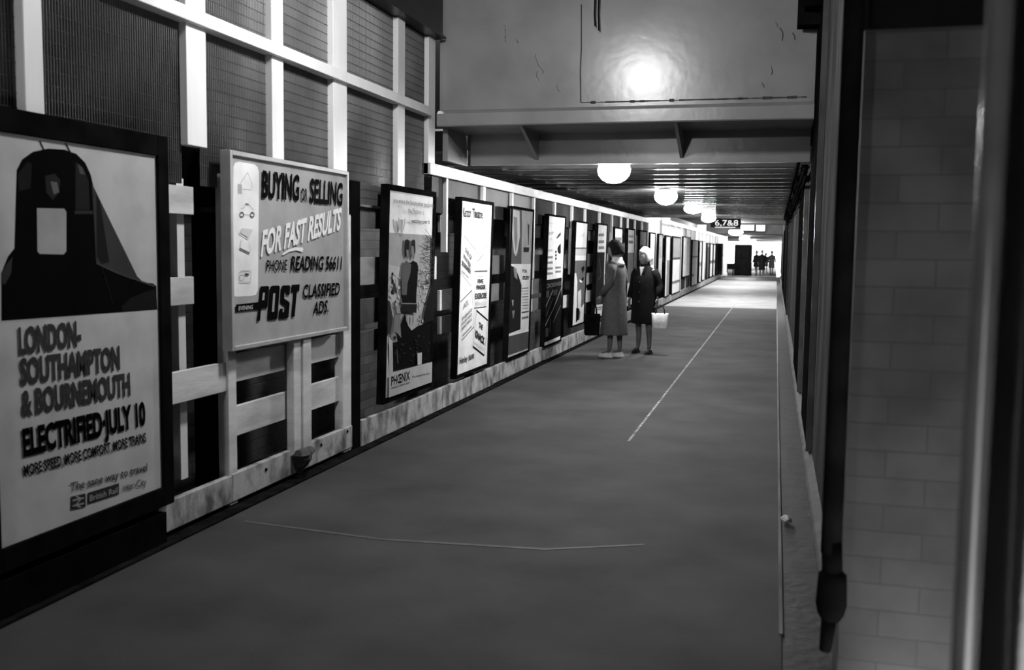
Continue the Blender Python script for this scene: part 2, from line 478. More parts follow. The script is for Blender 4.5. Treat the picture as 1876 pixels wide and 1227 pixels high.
# ================================================================== LOW SCREEN AFTER THE GIRDER
ls = empty('low_screen', (XF, 16, 0)); tag(ls, 'long low screen with white top rail and dark panes behind the poster row', 'screen')
yR1 = Yat(1190, 405)
obj('top_rail', box(XF - .08, XF + .02, yE0 + .0, yR1, 2.20, 2.305), M_BOARD, ls, bevel=.006)
studs = [820, 888, 940, 980, 1018, 1050, 1074, 1100, 1123, 1140, 1152, 1165, 1178, 1189]
ys = [Yat(s, 400) for s in studs]
prev = yE1
for i, y in enumerate(ys):
    wd = .075 if i in (1, 4, 7) else .05
    obj('stud', box(XF - .06, XF - .005, y - wd / 2, y + wd / 2, 1.15 if i % 2 else 1.5, 2.2), M_WHITE, ls)
    obj('pane', box(XF - .05, XF - .04, prev + .03, y - .03, 1.87, 2.2), M_GLASS if i < 4 else mat('grey_pane', .035, .06, scale=2, rough=.6, spec=0), ls)
    prev = y

# ================================================================== FENCE
def fence(label, name, Yb, posts_, boards, kick, mats):
    f = empty(name, (XF, Yb, 0)); tag(f, label, 'fence')
    for (y0, y1, z0, z1, dx, m) in posts_: obj('post', box(XF - .07 + dx, XF + dx, y0, y1, z0, z1), m, f, bevel=.004)
    for (y0, y1, z0, z1, dx, m) in boards: obj('board', box(XF - .028 + dx, XF + dx, y0, y1, z0, z1), m, f, bevel=.003)
    if kick:
        for (y0, y1, z0, z1, m) in kick:
            obj('kickboard', box(XF - .02, XF + .02, y0, y1, z0, z1), m, f, bevel=.004)
    return f
yA0, yA1 = Yat(415, 700), Yat(430, 700)
yB0, yB1 = Yat(626, 700), Yat(641, 700)
yC0, yC1 = Yat(526, 700), Yat(556, 700)
LV = [(1.707, 1.857), (1.22, 1.37), (.705, .87), (.42, .59)]
posts_ = [(yA0, yA1, .02, 1.95, .012, M_BOARD), (yB0, yB1, .02, 1.93, .012, M_BOARD)]
near_b = [(2.6, 4.74, *LV[0], -.03, M_BOARD), (2.6, 4.73, *LV[1], -.03, M_BOARD),
          (2.6, yA0 - .004, .70, .87, 0, M_BOARD), (2.6, 4.7, .39, .51, -.13, M_BOARD),
          (yA1 + .002, yB0 - .002, .735, .905, -.02, M_BOARD), (yA1 + .002, yB0 - .002, .41, .59, -.02, M_BOARD)]
fence('near weathered white fence frame that carries the classified ads board', 'timber_fence', 5.5, posts_, near_b,
      [(4.3, yA0 + .02, .04, .20, M_DIRTY), (yA0 + .02, yB1, .04, .205, M_DIRTY)], None)
# doubled centre post with a rotted foot
cp = empty('doubled_post', (XF + .03, (yC0 + yC1) / 2, .15)); tag(cp, 'doubled white upright fixed to the fence under the ads board, its foot rotted', 'post')
ym = (yC0 + yC1) / 2 - .01
obj('half_post', box(XF - .005, XF + .05, yC0, ym, .17, .99), M_BOARD, cp, bevel=.005)
obj('half_post', box(XF + .0, XF + .06, ym + .008, yC1, .17, 1.01), M_BOARD, cp, bevel=.005)
bm = bmesh.new()
add_loft(bm, [(XF + .03, ym, z, r * 1.0, r * 1.15, lambda t, q=q: 1 + .22 * math.sin(3 * t + q)) for q, (z, r) in enumerate([(.03, .012), (.07, .032), (.10, .055), (.14, .09), (.175, .105), (.205, .07)])], seg=14)
obj('rotted_foot', bm, mat('rotten_timber', .02, .07, scale=14, rough=.9, bump=.6), cp)
bm = bmesh.new()
for px_, pz_ in ((487, 860), (588, 815), (636, 790)):
    q = at_x(px_, pz_, XF + .02)
    add_tube(bm, [(XF + .018, q.y, q.z), (XF + .026, q.y, q.z)], .011, 10)
    o = obj('bolt', bm, M_BLACKM, bpy.data.objects['timber_fence']); bm = bmesh.new()
bm.free()
bm = bmesh.new()
q0 = at_x(412, 752, XF - .062); q1 = at_x(514, 722, XF - .25); q2 = at_x(514, 733, XF - .062); q3 = at_x(412, 760, XF - .062)
for dx in (0, -.025):
    pass
a_ = [bm.verts.new(q) for q in (q3, q2, q1, q0)]; b_ = [bm.verts.new(q + Vector((-.03, 0, 0))) for q in (q3, q2, q1, q0)]
bm.faces.new(a_); bm.faces.new(b_[::-1])
for k_ in range(4): bm.faces.new((a_[k_], b_[k_], b_[(k_ + 1) % 4], a_[(k_ + 1) % 4]))
bmesh.ops.recalc_face_normals(bm, faces=bm.faces[:])
tag(obj('slipped_board', bm, M_BOARD), 'thin white board slanting behind the rails under the ads board', 'board')
# black round post with a cap box, and second one
def black_post(px0, px1, label, yoff=-.12):
    y0, y1 = Yat(px0, 500, XF - .14), Yat(px1, 500, XF - .14)
    r = .105; yc = (y0 + y1) / 2
    t = empty('black_post', (XF - .14, yc, 0)); tag(t, label, 'post', 'black posts behind the fence')
    bm = tube([(XF - .14, yc, 0), (XF - .14, yc, 1.75), (XF - .14, yc, 1.752), (XF - .14, yc, 2.07)], [r, r, r * .94, r * .94], 20); obj('shaft', bm, M_BLACKM, t)
    obj('clamp', box(XF - .2, XF - .06, yc - r * 1.35, yc - r * .8, 1.86, 1.99), M_BLACKM, t, bevel=.006)
    obj('collar', tube([(XF - .14, yc, 1.73), (XF - .14, yc, 1.76)], r * 1.06, 20), M_BLACK, t)
    return t
black_post(360, 412, 'thick round black post between the railway poster and the ads board')
# slim black square post right of the ads board
t = empty('black_post', (XF, Yat(649), 0)); tag(t, 'slim square black post at the right end of the ads board', 'post', 'black posts behind the fence')
y0, y1 = Yat(643, 500), Yat(658, 500)
obj('shaft', box(XF - .09, XF + .01, y0, y1, .0, 2.03), M_BLACKM, t, bevel=.004)
obj('bracket', box(XF - .02, XF + .02, y0 - .1, y0, 1.78, 1.95), M_BLACKM, t)
# long fence behind the posters
bo = []; po = []
ends = [y1 + .03] + [y for y in ys[:13]]
random.seed(5)
for i in range(len(ends) - 1):
    a, b = ends[i], ends[i + 1]
    m = random.choice([M_BOARD, M_GREYB, M_GREYB])
    for j, (z0, z1) in enumerate([(1.69, 1.855), (1.24, 1.46), (.93, 1.13), (.70, .87)]):
        if random.random() < .22 and i: continue
        mm = random.choice([M_GREYB, M_GREYB, M_BOARD])
        bo.append((a + .05, b - .05 if random.random() < .7 else (a + b) / 2, z0, z1, -.09, mm))
for y in ys[1:13:2]: po.append((y - .05, y + .05, .0, 1.9, -.13, M_BLACKM))
kk = []
yk = y1 + .004
while yk < 24.5:
    L_ = random.uniform(1.6, 2.6); kk.append((yk, min(yk + L_, 24.7) - .006, random.uniform(.0, .02), .21, M_DIRTY)); yk += L_
fence('long fence of grey boards and grimy kickboard running behind the row of posters', 'timber_fence', 14, po, bo, kk, None)
kk = []; po = []
yk = 24.7
while yk < 60:
    kk.append((yk, min(yk + 3.9, 61.3), .0, .2, M_DIRTY)); yk += 3.95
yk = 27.35
while yk < 61: po.append((yk, yk + .09, 0, 2.36, -.02, M_WHITE)); yk += 1.95
f2 = fence('far whitewashed fence along the open court beyond the low soffit', 'timber_fence', 40, po, [(27.1, 61.3, 2.29, 2.41, 0, M_WHITE), (27.1, 61.3, 1.2, 1.35, -.03, M_GREYB)], kk, None)
f2['label'] = 'far whitewashed fence along the open court beyond the low soffit'
for i, yk in enumerate([27.35 + 1.95 * k for k in range(17)]):
    obj('panel', box(XF - .06, XF - .045, yk + .1, yk + 1.94, 1.9, 2.28), M_COURT if i in (0, 1, 2, 3, 5, 8, 9) else M_GREYB, f2)
    obj('lower_panel', box(XF - .06, XF - .045, yk + .1, yk + 1.94, .2, 1.89), mat('dark_board', .012, .03, scale=3, rough=.8, spec=.1), f2)
# dark kerb line, then a black strip painting the shadow gap under the kickboard
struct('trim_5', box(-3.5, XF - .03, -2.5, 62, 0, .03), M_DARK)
struct('trim_6', box(XF - .03, XF + .10, 1.0, 62, 0, .012), mat('shadow_strip', .006, .016, scale=8, rough=.9, spec=0))

# ================================================================== POSTERS
# 1 - the big railway poster
X1 = -3.0
def span(X, l, r, t, b, xm=None):
    return at_x(l, (t + b) / 2, X).y, at_x(r, (t + b) / 2, X).y
y0 = at_x(0, 995, X1).y - .005; y1 = at_x(291, 600, X1).y
z1 = at_x(284, 285, X1).z; z0 = at_x(294, 893, X1).z
A = Art(X1, y0, z0)
zt = A.px(140, 579)[1]
A.rect(y0, y1, zt, z1, .52)
A.poly([(2, 560), (2, 500), (14, 470), (26, 455), (28, 380), (30, 312), (40, 292), (60, 278), (88, 272), (118, 274), (140, 282), (156, 298), (166, 320), (172, 345), (250, 505), (262, 517), (280, 519), (286, 524), (288, 567), (2, 588)], .018)
A.poly([(168, 335), (176, 352), (254, 512), (240, 512), (186, 488), (176, 480), (172, 400)], .11)
A.poly([(176, 352), (183, 368), (200, 480), (186, 484), (177, 470)], .05)
A.poly([(33, 318), (50, 296), (58, 300), (56, 345), (34, 350)], .05)
A.poly([(138, 296), (152, 308), (162, 330), (164, 385), (138, 385)], .06)
A.poly([(142, 300), (150, 306), (156, 320), (146, 318)], .16)
A.poly([(82, 322), (100, 318), (110, 330), (108, 352), (96, 366), (84, 352)], .07)
A.poly([(92, 332), (104, 334), (108, 352), (98, 356)], .22)
A.poly([(136, 386), (170, 386), (170, 392), (136, 392)], .09)
A.poly([(67, 381), (117, 382), (121, 388), (121, 460), (116, 466), (72, 465), (68, 460)], .42)
A.poly([(2, 498), (10, 486), (22, 470), (20, 500), (8, 522), (2, 518)], .1)
A.poly([(222, 562), (240, 545), (262, 536), (286, 528), (287, 566), (224, 571)], .045)
A.line([(72, 258), (80, 275)], .008, .05); A.line([(119, 262), (130, 282)], .008, .05)
A.line([(176, 482), (215, 500), (282, 524)], .008, .13)
A.line([(186, 490), (206, 556)], .006, .04)
D = .11
A.text('LONDON-', (33.6, 650), (148, 633), (31.7, 599), D, .045)
A.text('SOUTHAMPTON', (36.3, 706), (219, 676), (34.4, 656), D, .045)
A.text('& BOURNEMOUTH', (39, 763), (238, 723), (36.8, 714.7), D, .045)
A.text('ELECTRIFIED·JULY 10', (41.7, 836), (266, 777), (38.5, 785), .012, .05)
A.text('MORE SPEED, MORE COMFORT, MORE TRAINS', (43, 872.5), (267, 809), (41, 852), .03, .035)
A.text('The sane way to travel', (128, 900), (268.5, 862), (128, 884), .12, .012)
A.text('inter-City', (223.7, 900), (267, 888), (223.7, 886), .15, .006)
def pq(*p): return [p[i] for i in range(len(p))]
A.name('logo')
A.poly([(129, 909.5), (155.7, 903.5), (156, 928), (129, 934)], .09)
A.poly([(160, 902.5), (217, 884.7), (217, 905), (160, 923)], .09)
A.text('British Rail', (163, 918), (214, 902), (163, 907), .4, .01)
# double arrow
A.line([(132, 916.5), (153, 911.5)], .007, .4); A.line([(132, 926.5), (153, 921.5)], .007, .4)
A.line([(138, 908.5), (147, 913), (138, 925), (147, 929)], .007, .4)
framed('framed_poster', 'huge black-framed railway poster reading London Southampton and Bournemouth, nearest the camera', X1, y0, y1, z0, z1, .085, .58, A, depth=.09, fw2=.1)
bm = bmesh.new(); add_box(bm, -3.2, X1 + .01, y0 - .1, y1 + .02, .0, .17)
o = obj('poster_plinth', bm, M_BLACKM); tag(o, 'low black timber plinth under the huge railway poster', 'plinth')

# 2 - the newspaper ads board
X2 = -2.985
y0 = at_x(424, 450, X2).y; y1 = at_x(633, 450, X2).y
z1 = at_x(530, 303, X2).z; z0 = at_x(530, 616, X2).z
A = Art(X2, y0, z0)
def T(x, y): return (420 + x / 7.218, 280 + y / 7.218)
def B(x, y): return (420 + x / 6.136, 440 + y / 6.136)
A.name('pictogram_strip')
A.poly([(437, 296), (466, 301), (472, 306), (474.5, 316), (472.5, 531), (469, 539.5), (463, 541.5), (433, 543.5), (428, 541), (425.5, 532), (427.5, 305), (430.5, 298)], .93)
k = .62
A.line([T(150, 470), T(150, 400), T(240, 260), T(300, 400), T(300, 480)], .006, k)
A.poly([T(110, 410), T(165, 418), T(165, 545), T(110, 540)], .5); A.line([T(170, 480), T(290, 490)], .006, k)
A.line([T(150, 735), T(190, 730), T(205, 690), T(270, 695), T(300, 740), T(325, 750)], .005, k)
A.line([T(180, 815), T(275, 820)], .005, k)
A.line([T(210, 672), T(255, 680)], .007, .25)
for cx in (160, 297):
    A.line([T(cx + 26 * math.cos(a), 818 + 32 * math.sin(a)) for a in [math.pi * q / 5 for q in range(11)]], .008, .22)
A.line([T(155, 1000), T(300, 1020), T(240, 1140), T(120, 1060), T(155, 1000)], .005, k)
A.poly([T(160, 1010), T(285, 1030), T(240, 1120), T(140, 1055)], .68)
A.line([B(130, -10), B(110, 90), B(218, 145), B(232, 100), B(215, 20)], .005, k)
A.line([B(110, 90), B(218, 145)], .009, .2)
A.line([B(110, 350), B(130, 340), B(235, 335), B(232, 470), B(110, 468), B(110, 350)], .005, k)
A.line([B(165, 378), B(210, 386)], .011, .12)
A.line([B(140 + 28 * math.cos(a), 405 + 34 * math.sin(a)) for a in [math.pi * q / 4 for q in range(9)]], .005, k)
K = .02
A.text('BUYING', T(415, 588), T(905, 628), T(425, 225), K, .03)
A.text('OR', T(930, 632), T(1015, 642), T(935, 462), .05, .02)
A.text('SELLING', T(1045, 652), T(1480, 695), T(1055, 332), .03, .03)
A.text('FOR FAST RESULTS', (475.2, 469.5), (621, 420), (480, 421), .93, .035)
A.name('underline_stroke')
A.poly([B(578, 162), B(590, 145), B(650, 105), B(730, 78), B(815, 80), B(822, 105), B(808, 132), B(740, 112), B(660, 130), B(600, 165)], .93)
A.text('PHONE', B(400, 347), B(632, 336), B(408, 222), K, .012)
A.text('READING 56611', B(675, 342), B(1245, 327), B(690, 176), K, .02)
A.text('CLASSIFIED', B(810, 648), B(1225, 613), B(822, 497), K, .02)
A.text('ADS.', B(925, 832), B(1100, 806), B(940, 690), K, .022)
A.name('newspaper_title')
A.poly([B(62, 722), B(325, 694), B(318, 775), B(62, 802)], K)
A.text('EVENING', B(90, 788), B(250, 772), B(92, 742), .6, .01)
BGC = .42
A.poly([B(338, 518), B(425, 512), B(436, 526), B(418, 752), B(402, 764), B(346, 770), B(334, 905), B(298, 910), B(316, 770)], K)
A.poly([B(366, 590), B(388, 588), B(380, 672), B(356, 674)], BGC)
A.poly([B(468, 511), B(545, 508), B(556, 524), B(530, 872), B(513, 889), B(432, 894), B(420, 878), B(447, 528)], K)
A.poly([B(482, 595), B(505, 594), B(492, 802), B(466, 806)], BGC)
A.poly([B(590, 508), B(662, 504), B(673, 520), B(666, 612), B(628, 614), B(632, 575), B(611, 576), B(606, 655), B(658, 690), B(668, 708), B(652, 868), B(634, 878), B(556, 882), B(545, 868), B(553, 770), B(590, 766), B(587, 808), B(611, 806), B(616, 735), B(572, 702), B(562, 686), B(574, 524)], K)
A.poly([B(688, 500), B(780, 494), B(774, 572), B(748, 574), B(722, 858), B(688, 861), B(712, 577), B(684, 579)], K)
framed('notice_board', 'grey ads board with white strip reading buying or selling for fast results', X2, y0, y1, z0, z1, .028, BGC, A, cat='sign', fm=mat('grey_frame_paint', .3, .4, scale=5, rough=.5), depth=.05)

# 3 - Phoenix
X3 = -3.02; ln = .022
def poster_px(X, tl, tr, br, bl, lean):
    a = Art(X, 0, at_x(*bl, X).z, lean)
    P = [a.px(*p) for p in (tl, tr, br, bl)]
    return a, (P[0][0] + P[3][0]) / 2, (P[1][0] + P[2][0]) / 2, (P[2][1] + P[3][1]) / 2, (P[0][1] + P[1][1]) / 2
A, y0, y1, z0, z1 = poster_px(X3, (709.6, 346.5), (792.5, 361), (786, 700), (705.7, 727.8), ln)
def T(x, y): return (700 + x / 5.84, 330 + y / 5.84)
def B(x, y): return (700 + x / 5.84, 530 + y / 5.84)
def clip(p): return p
zp = A.px(*B(200, -600 + 400))[1]
A.poly([T(60, 560), T(535, 590), B(520, 790), B(75, 880), B(40, 480)], .42)
A.poly([T(60, 900), T(200, 930), T(190, 1220), B(150, 100), B(60, 200), B(44, 100)], .5)
A.poly([T(100, 990), T(118, 985), T(122, 1100), T(110, 1220), T(95, 1220)], .04)
A.poly([T(108, 1090), T(135, 1100), T(160, 1200), T(110, 1227)], .12)
random.seed(21)
def blot(u, v, ru, rv, g_): A.poly([T(u + ru * math.cos(a) * random.uniform(.6, 1.2), v + rv * math.sin(a) * random.uniform(.6, 1.2)) for a in [math.pi * k_ / 4 for k_ in range(8)]], g_)
for i in range(70): blot(random.uniform(370, 500), random.uniform(880, 1560), random.uniform(4, 13), random.uniform(8, 26), random.choice((.25, .33, .5, .55)))
for i in range(26): blot(random.uniform(70, 190), random.uniform(1000, 1400), random.uniform(5, 12), random.uniform(10, 30), random.choice((.1, .3, .55, .6)))
# foreground hedge and children
A.poly([B(80, 880), B(70, 560), B(95, 480), B(190, 360), B(230, 250), B(260, 380), B(300, 440), B(370, 390), B(430, 370), B(525, 330), B(515, 775), B(300, 825)], .03)
A.poly([B(40, 110), B(70, 130), B(100, 300), B(75, 480), B(44, 470)], .1)
A.poly([B(100, 450), B(115, 300), B(150, 240), B(185, 245), B(180, 360), B(190, 520), B(150, 470)], .28)
A.poly([B(75, 500), B(105, 450), B(135, 480), B(150, 560), B(95, 570)], .3)
A.poly([B(140, 640), B(146, 640), B(158, 790), B(150, 790)], .2)
for i in range(45): blot(random.uniform(110, 500), random.uniform(1640, 1930), random.uniform(5, 18), random.uniform(8, 22), random.choice((.04, .06, .09)))
# skirt, groom, bride
A.poly([T(215, 940), T(260, 900), T(310, 860), T(350, 880), T(365, 920), T(355, 1100), T(345, 1227), B(345, 150), B(200, 150), B(200, 0), T(185, 1100)], .04)
A.poly([T(205, 900), T(230, 860), T(265, 880), T(290, 900), T(280, 1000), T(250, 1100), T(240, 1227), T(190, 1227), T(185, 1050)], .2)
A.poly([T(225, 640), T(250, 630), T(270, 650), T(268, 800), T(245, 840), T(225, 780)], .07)
A.poly([T(235, 745), T(262, 745), T(262, 810), T(245, 830)], .3)
A.poly([T(290, 650), T(315, 630), T(332, 650), T(335, 760), T(315, 850), T(290, 800)], .08)
A.poly([T(290, 700), T(315, 710), T(325, 800), T(305, 850), T(288, 790)], .28)
A.poly([B(180, 150), B(350, 150), B(345, 250), B(185, 235)], .06)
A.line([B(190, 150), B(345, 152)], .01, .3)
A.poly([B(130, 170), B(160, 160), B(175, 250), B(140, 260)], .35)
A.poly([B(228, 270), B(242, 270), B(262, 400), B(232, 330)], .33); A.poly([B(302, 270), B(315, 270), B(312, 370), B(300, 340)], .3)
# bare tree at the right
random.seed(11)
A.poly([T(520, 600), T(538, 620), T(535, 1227), B(530, 330), B(440, 360), B(430, 250), B(470, 80), T(480, 1227), T(515, 1100)], .05)
for i in range(34):
    a = (random.uniform(500, 535), random.uniform(620, 1100)); b = (a[0] - random.uniform(20, 110), a[1] + random.uniform(-110, 40))
    A.line([T(*a), T((a[0] + b[0]) / 2, (a[1] + b[1]) / 2 + random.uniform(-12, 12)), T(*b)], .005, .1)
A.poly([B(345, 680), B(395, 672), B(392, 800), B(348, 808)], .55)
A.name('crest')
A.poly([T(135, 400), T(150, 410), T(165, 500), T(172, 560), T(150, 530), T(138, 470)], .5)
A.poly([T(158, 420), T(190, 420), T(182, 560), T(170, 570)], .45)
A.poly([T(215, 405), T(202, 415), T(188, 500), T(182, 560), T(200, 520), T(212, 460)], .5)
A.name('white_foot')
A.poly([B(40, 500), B(78, 560), B(82, 885), B(505, 772), B(500, 990), B(36, 1155)], .5)
A.text('you enjoy the future when you know', T(85, 235), T(520, 292), T(85, 185), .3, .01)
A.text('the Phoenix is', T(240, 345), T(415, 370), T(240, 290), .35, .01)
A.text('watching over it', T(280, 455), T(475, 468), T(280, 410), .2, .02)
A.text('PHŒNIX', B(62, 1032), B(262, 965), B(62, 930), .03, .025)
A.text('ASSURANCE COMPANY LIMITED', B(62, 1066), B(262, 1005), B(62, 1045), .15, .01)
A.text('The company that cares', B(285, 948), B(475, 905), B(285, 925), .12, .01)
framed('framed_poster', 'tall narrow poster with a wedding couple in a garden and Phoenix at its foot', X3, y0, y1, z0, z1, .045, .86, A, lean=ln, depth=.05)

# 4 - theatre
A, y0, y1, z0, z1 = poster_px(X3, (843.4, 368), (900, 375), (893, 667), (836.7, 685), ln)
def T(x, y): return (830 + x / 7.22, 360 + y / 7.22)
def B(x, y): return (830 + x / 7.22, 520 + y / 7.22)
A.text('Kenton', T(130, 268), T(235, 272), T(130, 142), .12, .012)
A.text('Theatre', T(252, 275), T(388, 292), T(252, 152), .12, .02)
A.text('HENLEY ON THAMES', T(150, 335), T(330, 350), T(150, 318), .5, 0)
A.line([T(150, 518), T(300, 710)], .008, .25); A.line([T(100, 1010), T(235, 1180)], .006, .35)
A.line([T(150, 518), T(120, 900)], .003, .5)
A.text('ONE OF', T(150, 720), T(235, 850), T(160, 660), .25, .02)
A.text('WATER', T(130, 800), T(230, 960), T(135, 740), .25, .03)
A.text('SUMMER', T(110, 900), T(230, 1030), T(115, 840), .2, .045)
A.text('24th MAY 30th MAY', T(105, 990), T(210, 1095), T(108, 960), .4, .01)
for i in range(5):
    A.line([T(305, 760 + 26 * i - 80), T(455, 610 + 26 * i - 80)], .012 if i % 2 else .02, .58)
A.line([T(310, 800), T(455, 650)], .005, .3); A.line([T(320, 860), T(395, 770)], .012, .35); A.line([T(350, 880), T(440, 780)], .005, .5)
for i in range(4): A.line([T(310, 560 + 24 * i), T(430, 430 + 24 * i)], .008, .66)
A.line([T(280, 990), T(450, 985)], .014, .2); A.line([T(285, 990), T(280, 1320), T(440, 1305), T(450, 985)], .003, .5)
A.line([B(275, 320), B(437, 300)], .01, .12)
A.text('FIVE', T(320, 1150), T(395, 1148), T(322, 1090), .15, .04)
A.text('FINGER', T(303, 1222 + 8), T(425, 1222), T(305, 1172), .12, .04)
A.text('EXERCISE', B(285, 200), B(438, 185), B(287, 125), .15, .045)
A.text('by PETER SHAFFER', T(320, 1070), T(395, 1066), T(320, 1050), .4, 0)
A.text('JUNE 10th JUNE 20th', B(285, 290), B(432, 275), B(287, 240), .55, .01)
A.line([B(95, 238), B(245, 85)], .01, .15); A.line([B(110, 748), B(272, 568)], .01, .15); A.line([B(95, 238), B(110, 748)], .003, .5); A.line([B(245, 85), B(270, 568)], .004, .35)
A.text('ALL', B(130, 340), B(200, 265), B(130, 270), .4, .02)
for i, t in enumerate(('THINGS', 'BRIGHT AND', 'BEAUTIFUL')):
    A.text(t, B(108, 500 + 62 * i), B(245, 355 + 62 * i), B(108, 455 + 62 * i), .38, .04)
A.line([B(120, 690), B(240, 560)], .02, .35)
A.line([B(308, 350), B(458, 482)], .016, .03); A.line([B(258, 825), B(408, 945)], .018, .03); A.line([B(308, 350), B(258, 825)], .005, .2); A.line([B(458, 482), B(408, 945)], .006, .1)
A.text('THE', B(335, 570), B(385, 610), B(340, 500), .1, .03)
A.text('KNACK', B(288, 700), B(410, 810), B(295, 600), .05, .045)
A.text('by ANN JELLICOE', B(272, 790), B(405, 890), B(275, 750), .5, .01)
A.text('Henley', B(80, 1060), B(185, 1020), B(82, 975), .12, .02)
A.text('5698', B(198, 1015), B(272, 985), B(200, 945), .2, .03)
framed('framed_poster', 'tall white theatre poster with slanted playbills and The Knack near the foot', X3, y0, y1, z0, z1, .035, .82, A, lean=ln, depth=.05)

# 5 - candle flame / text columns
A, y0, y1, z0, z1 = poster_px(X3, (935, 381), (975, 388), (968, 640), (931, 655), ln)
def T(x, y): return (830 + x / 7.22, 360 + y / 7.22)
def B(x, y): return (830 + x / 7.22, 520 + y / 7.22)
A.poly([T(755, 160), T(910, 180), T(905, 890), T(745, 890)], .18)
A.poly([T(775, 170), T(880, 190), T(885, 520), T(850, 740), T(828, 790), T(805, 740), T(785, 560), T(772, 300)], .5)
A.poly([T(800, 260), T(850, 280), T(850, 600), T(828, 740), T(810, 600)], .3)
A.poly([T(910, 180), T(1045, 205), T(1030, 890), T(905, 890)], .4)
A.poly([T(985, 350), T(1010, 380), T(1000, 640), T(990, 640)], .12)
A.poly([T(930, 670), T(1008, 672), T(1000, 735), T(930, 735)], .08)
A.poly([T(745, 890), T(1030, 890), B(1000, 620), B(735, 690)], .72)
A.poly([T(745, 900), T(800, 930), T(830, 960), T(870, 1060), T(905, 1170), B(890, 600), B(735, 660)], .06)
A.poly([T(800, 920), T(840, 960), T(850, 1100), T(810, 1060)], .35)
A.poly([B(775, 210), B(800, 210), B(795, 290), B(785, 290)], .4); A.poly([B(780, 355), B(815, 350), B(800, 455), B(790, 455)], .3)
A.text('FOR', T(915, 1005), T(975, 1010), T(915, 960), .2, .03)
A.text('STUDY', T(915, 1100), T(1005, 1100), T(915, 1050), .12, .05)
for i in range(8): A.line([B(908, 60 + 38 * i), B(995, 52 + 38 * i)], .012, .4 if i % 3 else .2)
A.line([B(905, 380), B(1000, 362)], .018, .15); A.line([B(905, 455), B(995, 435)], .03, .25)
A.poly([B(735, 660), B(1000, 600), B(1000, 625), B(735, 692)], .8)
A.poly([B(735, 692), B(1000, 625), B(992, 850), B(725, 945)], .16)
framed('framed_poster', 'poster with a pale candle flame above a page of small type, fourth narrow poster board', X3, y0, y1, z0, z1, .03, .6, A, lean=ln, depth=.05)

# 6 - white bill over a dark picture
A, y0, y1, z0, z1 = poster_px(X3, (1002, 395), (1033, 399), (1028, 622), (998, 632), ln)
def T(x, y): return (980 + x / 8.764, 370 + y / 8.764)
def B(x, y): return (980 + x / 8.764, 500 + y / 8.764)
A.poly([B(165, 115), B(430, 75), B(430, 1000), B(150, 1120)], .035)
A.text('SHOW', T(225, 350), T(295, 352), T(225, 330), .5, 0)
A.text('117', T(225, 525), T(295, 520), T(225, 480), .3, .03); A.text('CARS', T(225, 610), T(275, 608), T(225, 580), .5, 0)
A.poly([T(335, 590), T(375, 520), T(415, 480), T(415, 530), T(370, 580)], .15)
A.poly([T(360, 740), T(380, 700), T(415, 660), T(415, 820), T(390, 835), T(365, 800)], .06)
for q in (800, 855, 910): A.poly([T(325, q - 18), T(350, q - 20), T(345, q + 18), T(322, q + 15)], .12)
for x0, x1, yy in ((190, 285, 780), (190, 285, 890), (190, 285, 975), (190, 285, 1070), (325, 415, 1055), (325, 415, 1120), (190, 285, 1150)):
    A.line([T(x0, yy), T(x1, yy - 6)], .03, .3 if yy > 850 else .5)
A.text('CROSSINGS', B(175, 245), B(425, 190), B(175, 180), .2, .03)
A.line([B(165, 560), B(290, 270)], .02, .3); A.line([B(160, 850), B(300, 560), B(425, 230)], .022, .34)
A.line([B(180, 690), B(290, 400)], .014, .2); A.line([B(285, 800), B(410, 520)], .016, .22); A.line([B(245, 740), B(235, 960)], .03, .2)
A.poly([B(165, 290), B(225, 280), B(220, 385), B(165, 395)], .12); A.poly([B(290, 275), B(355, 262), B(350, 350), B(290, 360)], .12)
A.poly([B(170, 885), B(215, 880), B(212, 1015), B(170, 1025)], .16)
framed('framed_poster', 'poster board with a white bill pasted above a dark picture of slanting poles', X3, y0, y1, z0, z1, .025, .8, A, lean=ln, depth=.05)

# 7 - beach like shapes
A, y0, y1, z0, z1 = poster_px(X3, (1053, 407), (1075, 409), (1070, 590), (1049, 595), ln)
A.poly([T(640, 730), T(825, 735), T(822, 860), T(640, 860)], .5)
A.poly([T(640, 940), T(822, 935), B(795, 700), B(620, 800)], .22)
A.line([T(645, 740), T(825, 740)], .02, .2)
A.poly([T(690, 560), T(800, 480), T(800, 560)], .6)
A.poly([B(630, 0), B(660, 0), B(680, 130), B(670, 700), B(650, 820), B(607, 828)], .75)
A.poly([B(690, 300), B(740, 260), B(745, 400), B(735, 560), B(795, 480), B(800, 600), B(770, 740), B(730, 800), B(712, 780), B(730, 620), B(690, 560)], .72)
A.poly([B(735, 120), B(770, 60), B(785, 90), B(750, 160)], .03); A.poly([B(740, -80), B(790, -120), B(795, -60), B(760, 10)], .04)
A.poly([B(715, 100), B(760, 130), B(755, 155), B(715, 145)], .85)
A.poly([B(660, 560), B(715, 570), B(700, 740), B(655, 800)], .02)
framed('framed_poster', 'poster with pale upper half and white splashed shapes below, sixth narrow board', X3, y0, y1, z0, z1, .025, .72, A, lean=ln, depth=.05)

# 8 - white head, dark picture
A, y0, y1, z0, z1 = poster_px(X3, (1094, 411), (1111, 413), (1106, 575), (1089, 584), ln)
for yy in (530, 640, 735): A.line([T(1020, yy), T(1110, yy - 4)], .05, .32)
A.poly([T(990, 805), T(1120, 805), B(1100, 495), B(968, 515)], .07)
A.line([T(1030, 900), B(1060, 40), B(1020, 110)], .02, .2)
A.line([B(985, 560), B(1090, 540)], .02, .3); A.line([B(985, 590), B(1070, 575)], .02, .3)
framed('framed_poster', 'poster with three lines of type over a dark picture, left of the two women', X3, y0, y1, z0, z1, .025, .82, A, lean=ln, depth=.05)

